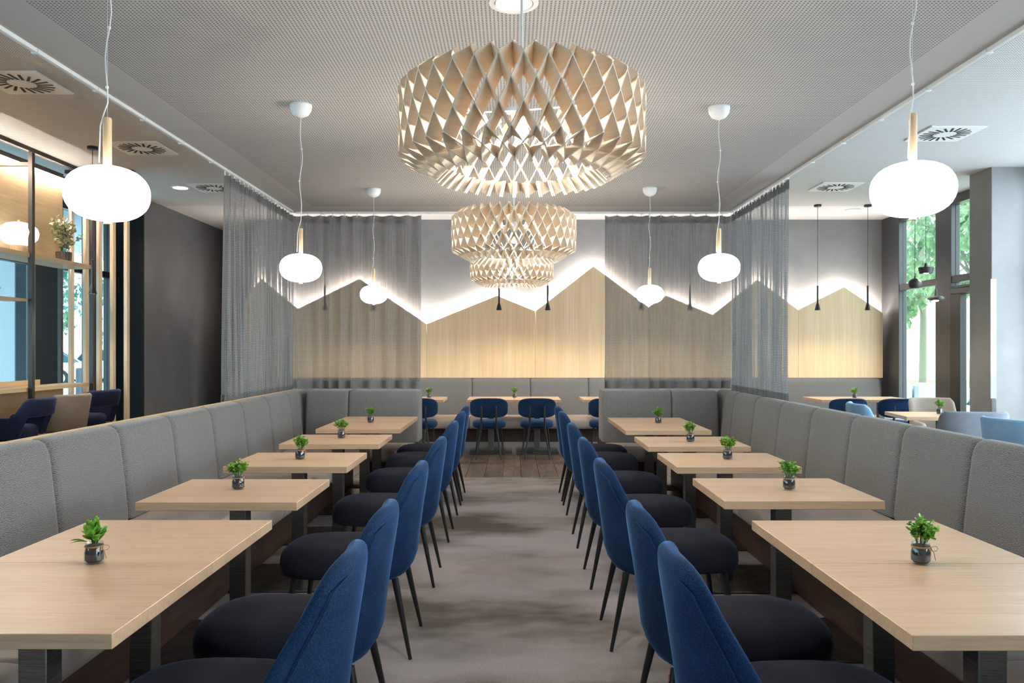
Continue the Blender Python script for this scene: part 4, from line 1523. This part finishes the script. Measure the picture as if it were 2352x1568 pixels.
big_leaf = [leaf_mesh(0.050, 0.025, M['leaf']), leaf_mesh(0.042, 0.022, M['leaf'])]
jar_me = MB().lathe([(0.024, 0.0), (0.0275, 0.003), (0.029, 0.012), (0.0285, 0.034), (0.0255, 0.047), (0.0235, 0.053), (0.0255, 0.057), (0.026, 0.063), (0.0245, 0.0635),
                     (0.0235, 0.058), (0.0215, 0.053), (0.0265, 0.034), (0.0265, 0.010), (0.02, 0.004)], 24, None, True, True).mesh('jar', M['jar'], SM)
soil_me = MB().lathe([(0.02, 0.0045), (0.0258, 0.0105), (0.0258, 0.034), (0.0225, 0.047), (0.0212, 0.054), (0.01, 0.058)], 20).mesh('soil', M['soil'], SM)


def twine_mesh():
    m = MB()
    for z in (0.0505, 0.0535):
        m.tube([(0.0262 * math.cos(2 * PI * k / 20), 0.0262 * math.sin(2 * PI * k / 20), z) for k in range(21)], 0.0013, 5)
    a = -0.9
    bx, by = 0.027 * math.cos(a), 0.027 * math.sin(a)
    loop = [(bx, by, 0.052)] + [(bx + 0.010 + 0.012 * math.cos(q), by - 0.003, 0.048 + 0.008 * math.sin(q)) for q in (2.6, 1.7, 0.8, -0.1, -1.0, -1.9, -2.8)] + [(bx, by, 0.051)]
    m.tube(loop, 0.001, 5)
    m.tube([(bx, by, 0.052), (bx + 0.008, by - 0.004, 0.035), (bx + 0.013, by - 0.004, 0.014)], 0.001, 5)
    m.tube([(bx, by, 0.052), (bx - 0.004, by - 0.005, 0.036), (bx - 0.006, by - 0.005, 0.024)], 0.001, 5)
    return m.mesh('twine', M['twine'], SM)


tw_me = twine_mesh()


def small_plant(seed):
    R = random.Random(seed)
    st, lf_ = MB(), MB()
    for k in range(26):
        a = R.uniform(0, 2 * PI)
        lean = R.uniform(0.006, 0.050)
        hh = R.uniform(0.035, 0.078) * (1 - lean * 4)
        P0 = Vector((0.011 * math.cos(a), 0.011 * math.sin(a), 0.053))
        P2 = Vector((lean * math.cos(a), lean * math.sin(a), 0.058 + hh))
        P1 = (P0 + P2) / 2 + Vector((0, 0, 0.012))
        pts = [P0 * (1 - q) ** 2 + P1 * 2 * q * (1 - q) + P2 * q * q for q in (0, 0.3, 0.6, 0.8, 1)]
        st.tube([tuple(p) for p in pts], 0.0009, 4)
        for f in (0.42, 0.6, 0.76, 0.9, 1.0):
            p = P0 * (1 - f) ** 2 + P1 * 2 * f * (1 - f) + P2 * f * f
            for s_ in range(3):
                Ln = R.uniform(0.007, 0.011)
                E = Euler((R.uniform(-0.7, 0.7), R.uniform(-0.9, 0.3), R.uniform(0, 6.28))).to_matrix().to_4x4()
                lf_.add([(0, 0, 0), (Ln * 0.6, -Ln * 0.5, 0.001), (Ln * 1.35, -Ln * 0.42, 0.001), (Ln * 1.7, 0, 0), (Ln * 1.35, Ln * 0.42, 0.001), (Ln * 0.6, Ln * 0.5, 0.001)],
                        [(0, 1, 2, 3, 4, 5)], Matrix.Translation(p) @ E)
    return st.mesh('stems', M['stem_green']), lf_.mesh('foliage', M['leaf'])


def jar_plant(label, loc, seed, rotz=0.0, sc_=1.0, big=False, meshes=None):
    t = thing('potted_plant', label, 'potted plant', loc, rotz, 'small green plants in glass jars')
    t.scale = (sc_,) * 3
    place('jar', jar_me, t)
    place('soil', soil_me, t)
    place('twine', tw_me, t)
    if big:
        R = random.Random(seed)
        m = MB()
        for k in range(26):
            a = R.uniform(0, 2 * PI)
            el = R.uniform(0.5, 1.45)
            r0 = R.uniform(0.0, 0.014)
            zz = 0.062 + R.uniform(0.0, 0.032)
            p = Vector((r0 * math.cos(a), r0 * math.sin(a), zz))
            m.tube([(0.3 * p.x, 0.3 * p.y, 0.05), tuple(p)], 0.0012, 4)
            o = place('leaf', big_leaf[k % 2], t, tuple(p))
            o.rotation_euler = Euler((R.uniform(-0.6, 0.6), -el, a))
        for a, el in ((2.9, 0.15), (3.25, 0.05)):
            o = place('leaf', big_leaf[0], t, (-0.018, 0.0, 0.066))
            o.rotation_euler = Euler((0.4, -el, a))
        m.build('stems', M['stem_green'], t)
    else:
        s_me, f_me = meshes
        place('stems', s_me, t)
        place('foliage', f_me, t)['kind'] = 'stuff'
    return t


pls = [small_plant(k) for k in (31, 32, 33)]
jar_plant('broad-leaved green plant in a glass jar on the bar-side long table farthest from the curtain', (-1.35, 2.575, 0.7505), 5, 0.6, 1.06, True)
for i, (x, y) in enumerate(((-1.353, 3.937), (-1.333, 5.01), (-1.327, 6.20), (-1.337, 7.54))):
    jar_plant(f'small-leaved green plant in a glass jar, {ORD[3 - i]} on the bar-side row counted from the curtain', (x, y, 0.7505), i, i * 1.3, 1.08, False, pls[i % 3])
for i, (x, y) in enumerate(((1.317, 2.567), (1.363, 3.92), (1.355, 5.01), (1.335, 5.96), (1.367, 7.45))):
    jar_plant(f'small-leaved green plant in a glass jar, {ORD[4 - i]} on the window-side row counted from the curtain', (x, y, 0.7505), i + 9, 0.2 + i * 1.1, 1.08, False, pls[(i + 1) % 3])
for i, (x, y, lab) in enumerate(((-1.18, 11.33, 'at the bar-side curtain edge'), (0.036, 11.36, 'in the aisle'), (4.86, 11.3, 'near the tall window'))):
    jar_plant('green plant in a glass jar on the back bench table ' + lab, (x, y, 0.7505), i + 20, i * 2.0, 1.1, False, pls[i % 3])
jar_plant('small green plant in a glass jar on the armchair table', (4.56, 8.5, 0.7505), 30, 1.0, 1.1, False, pls[1])
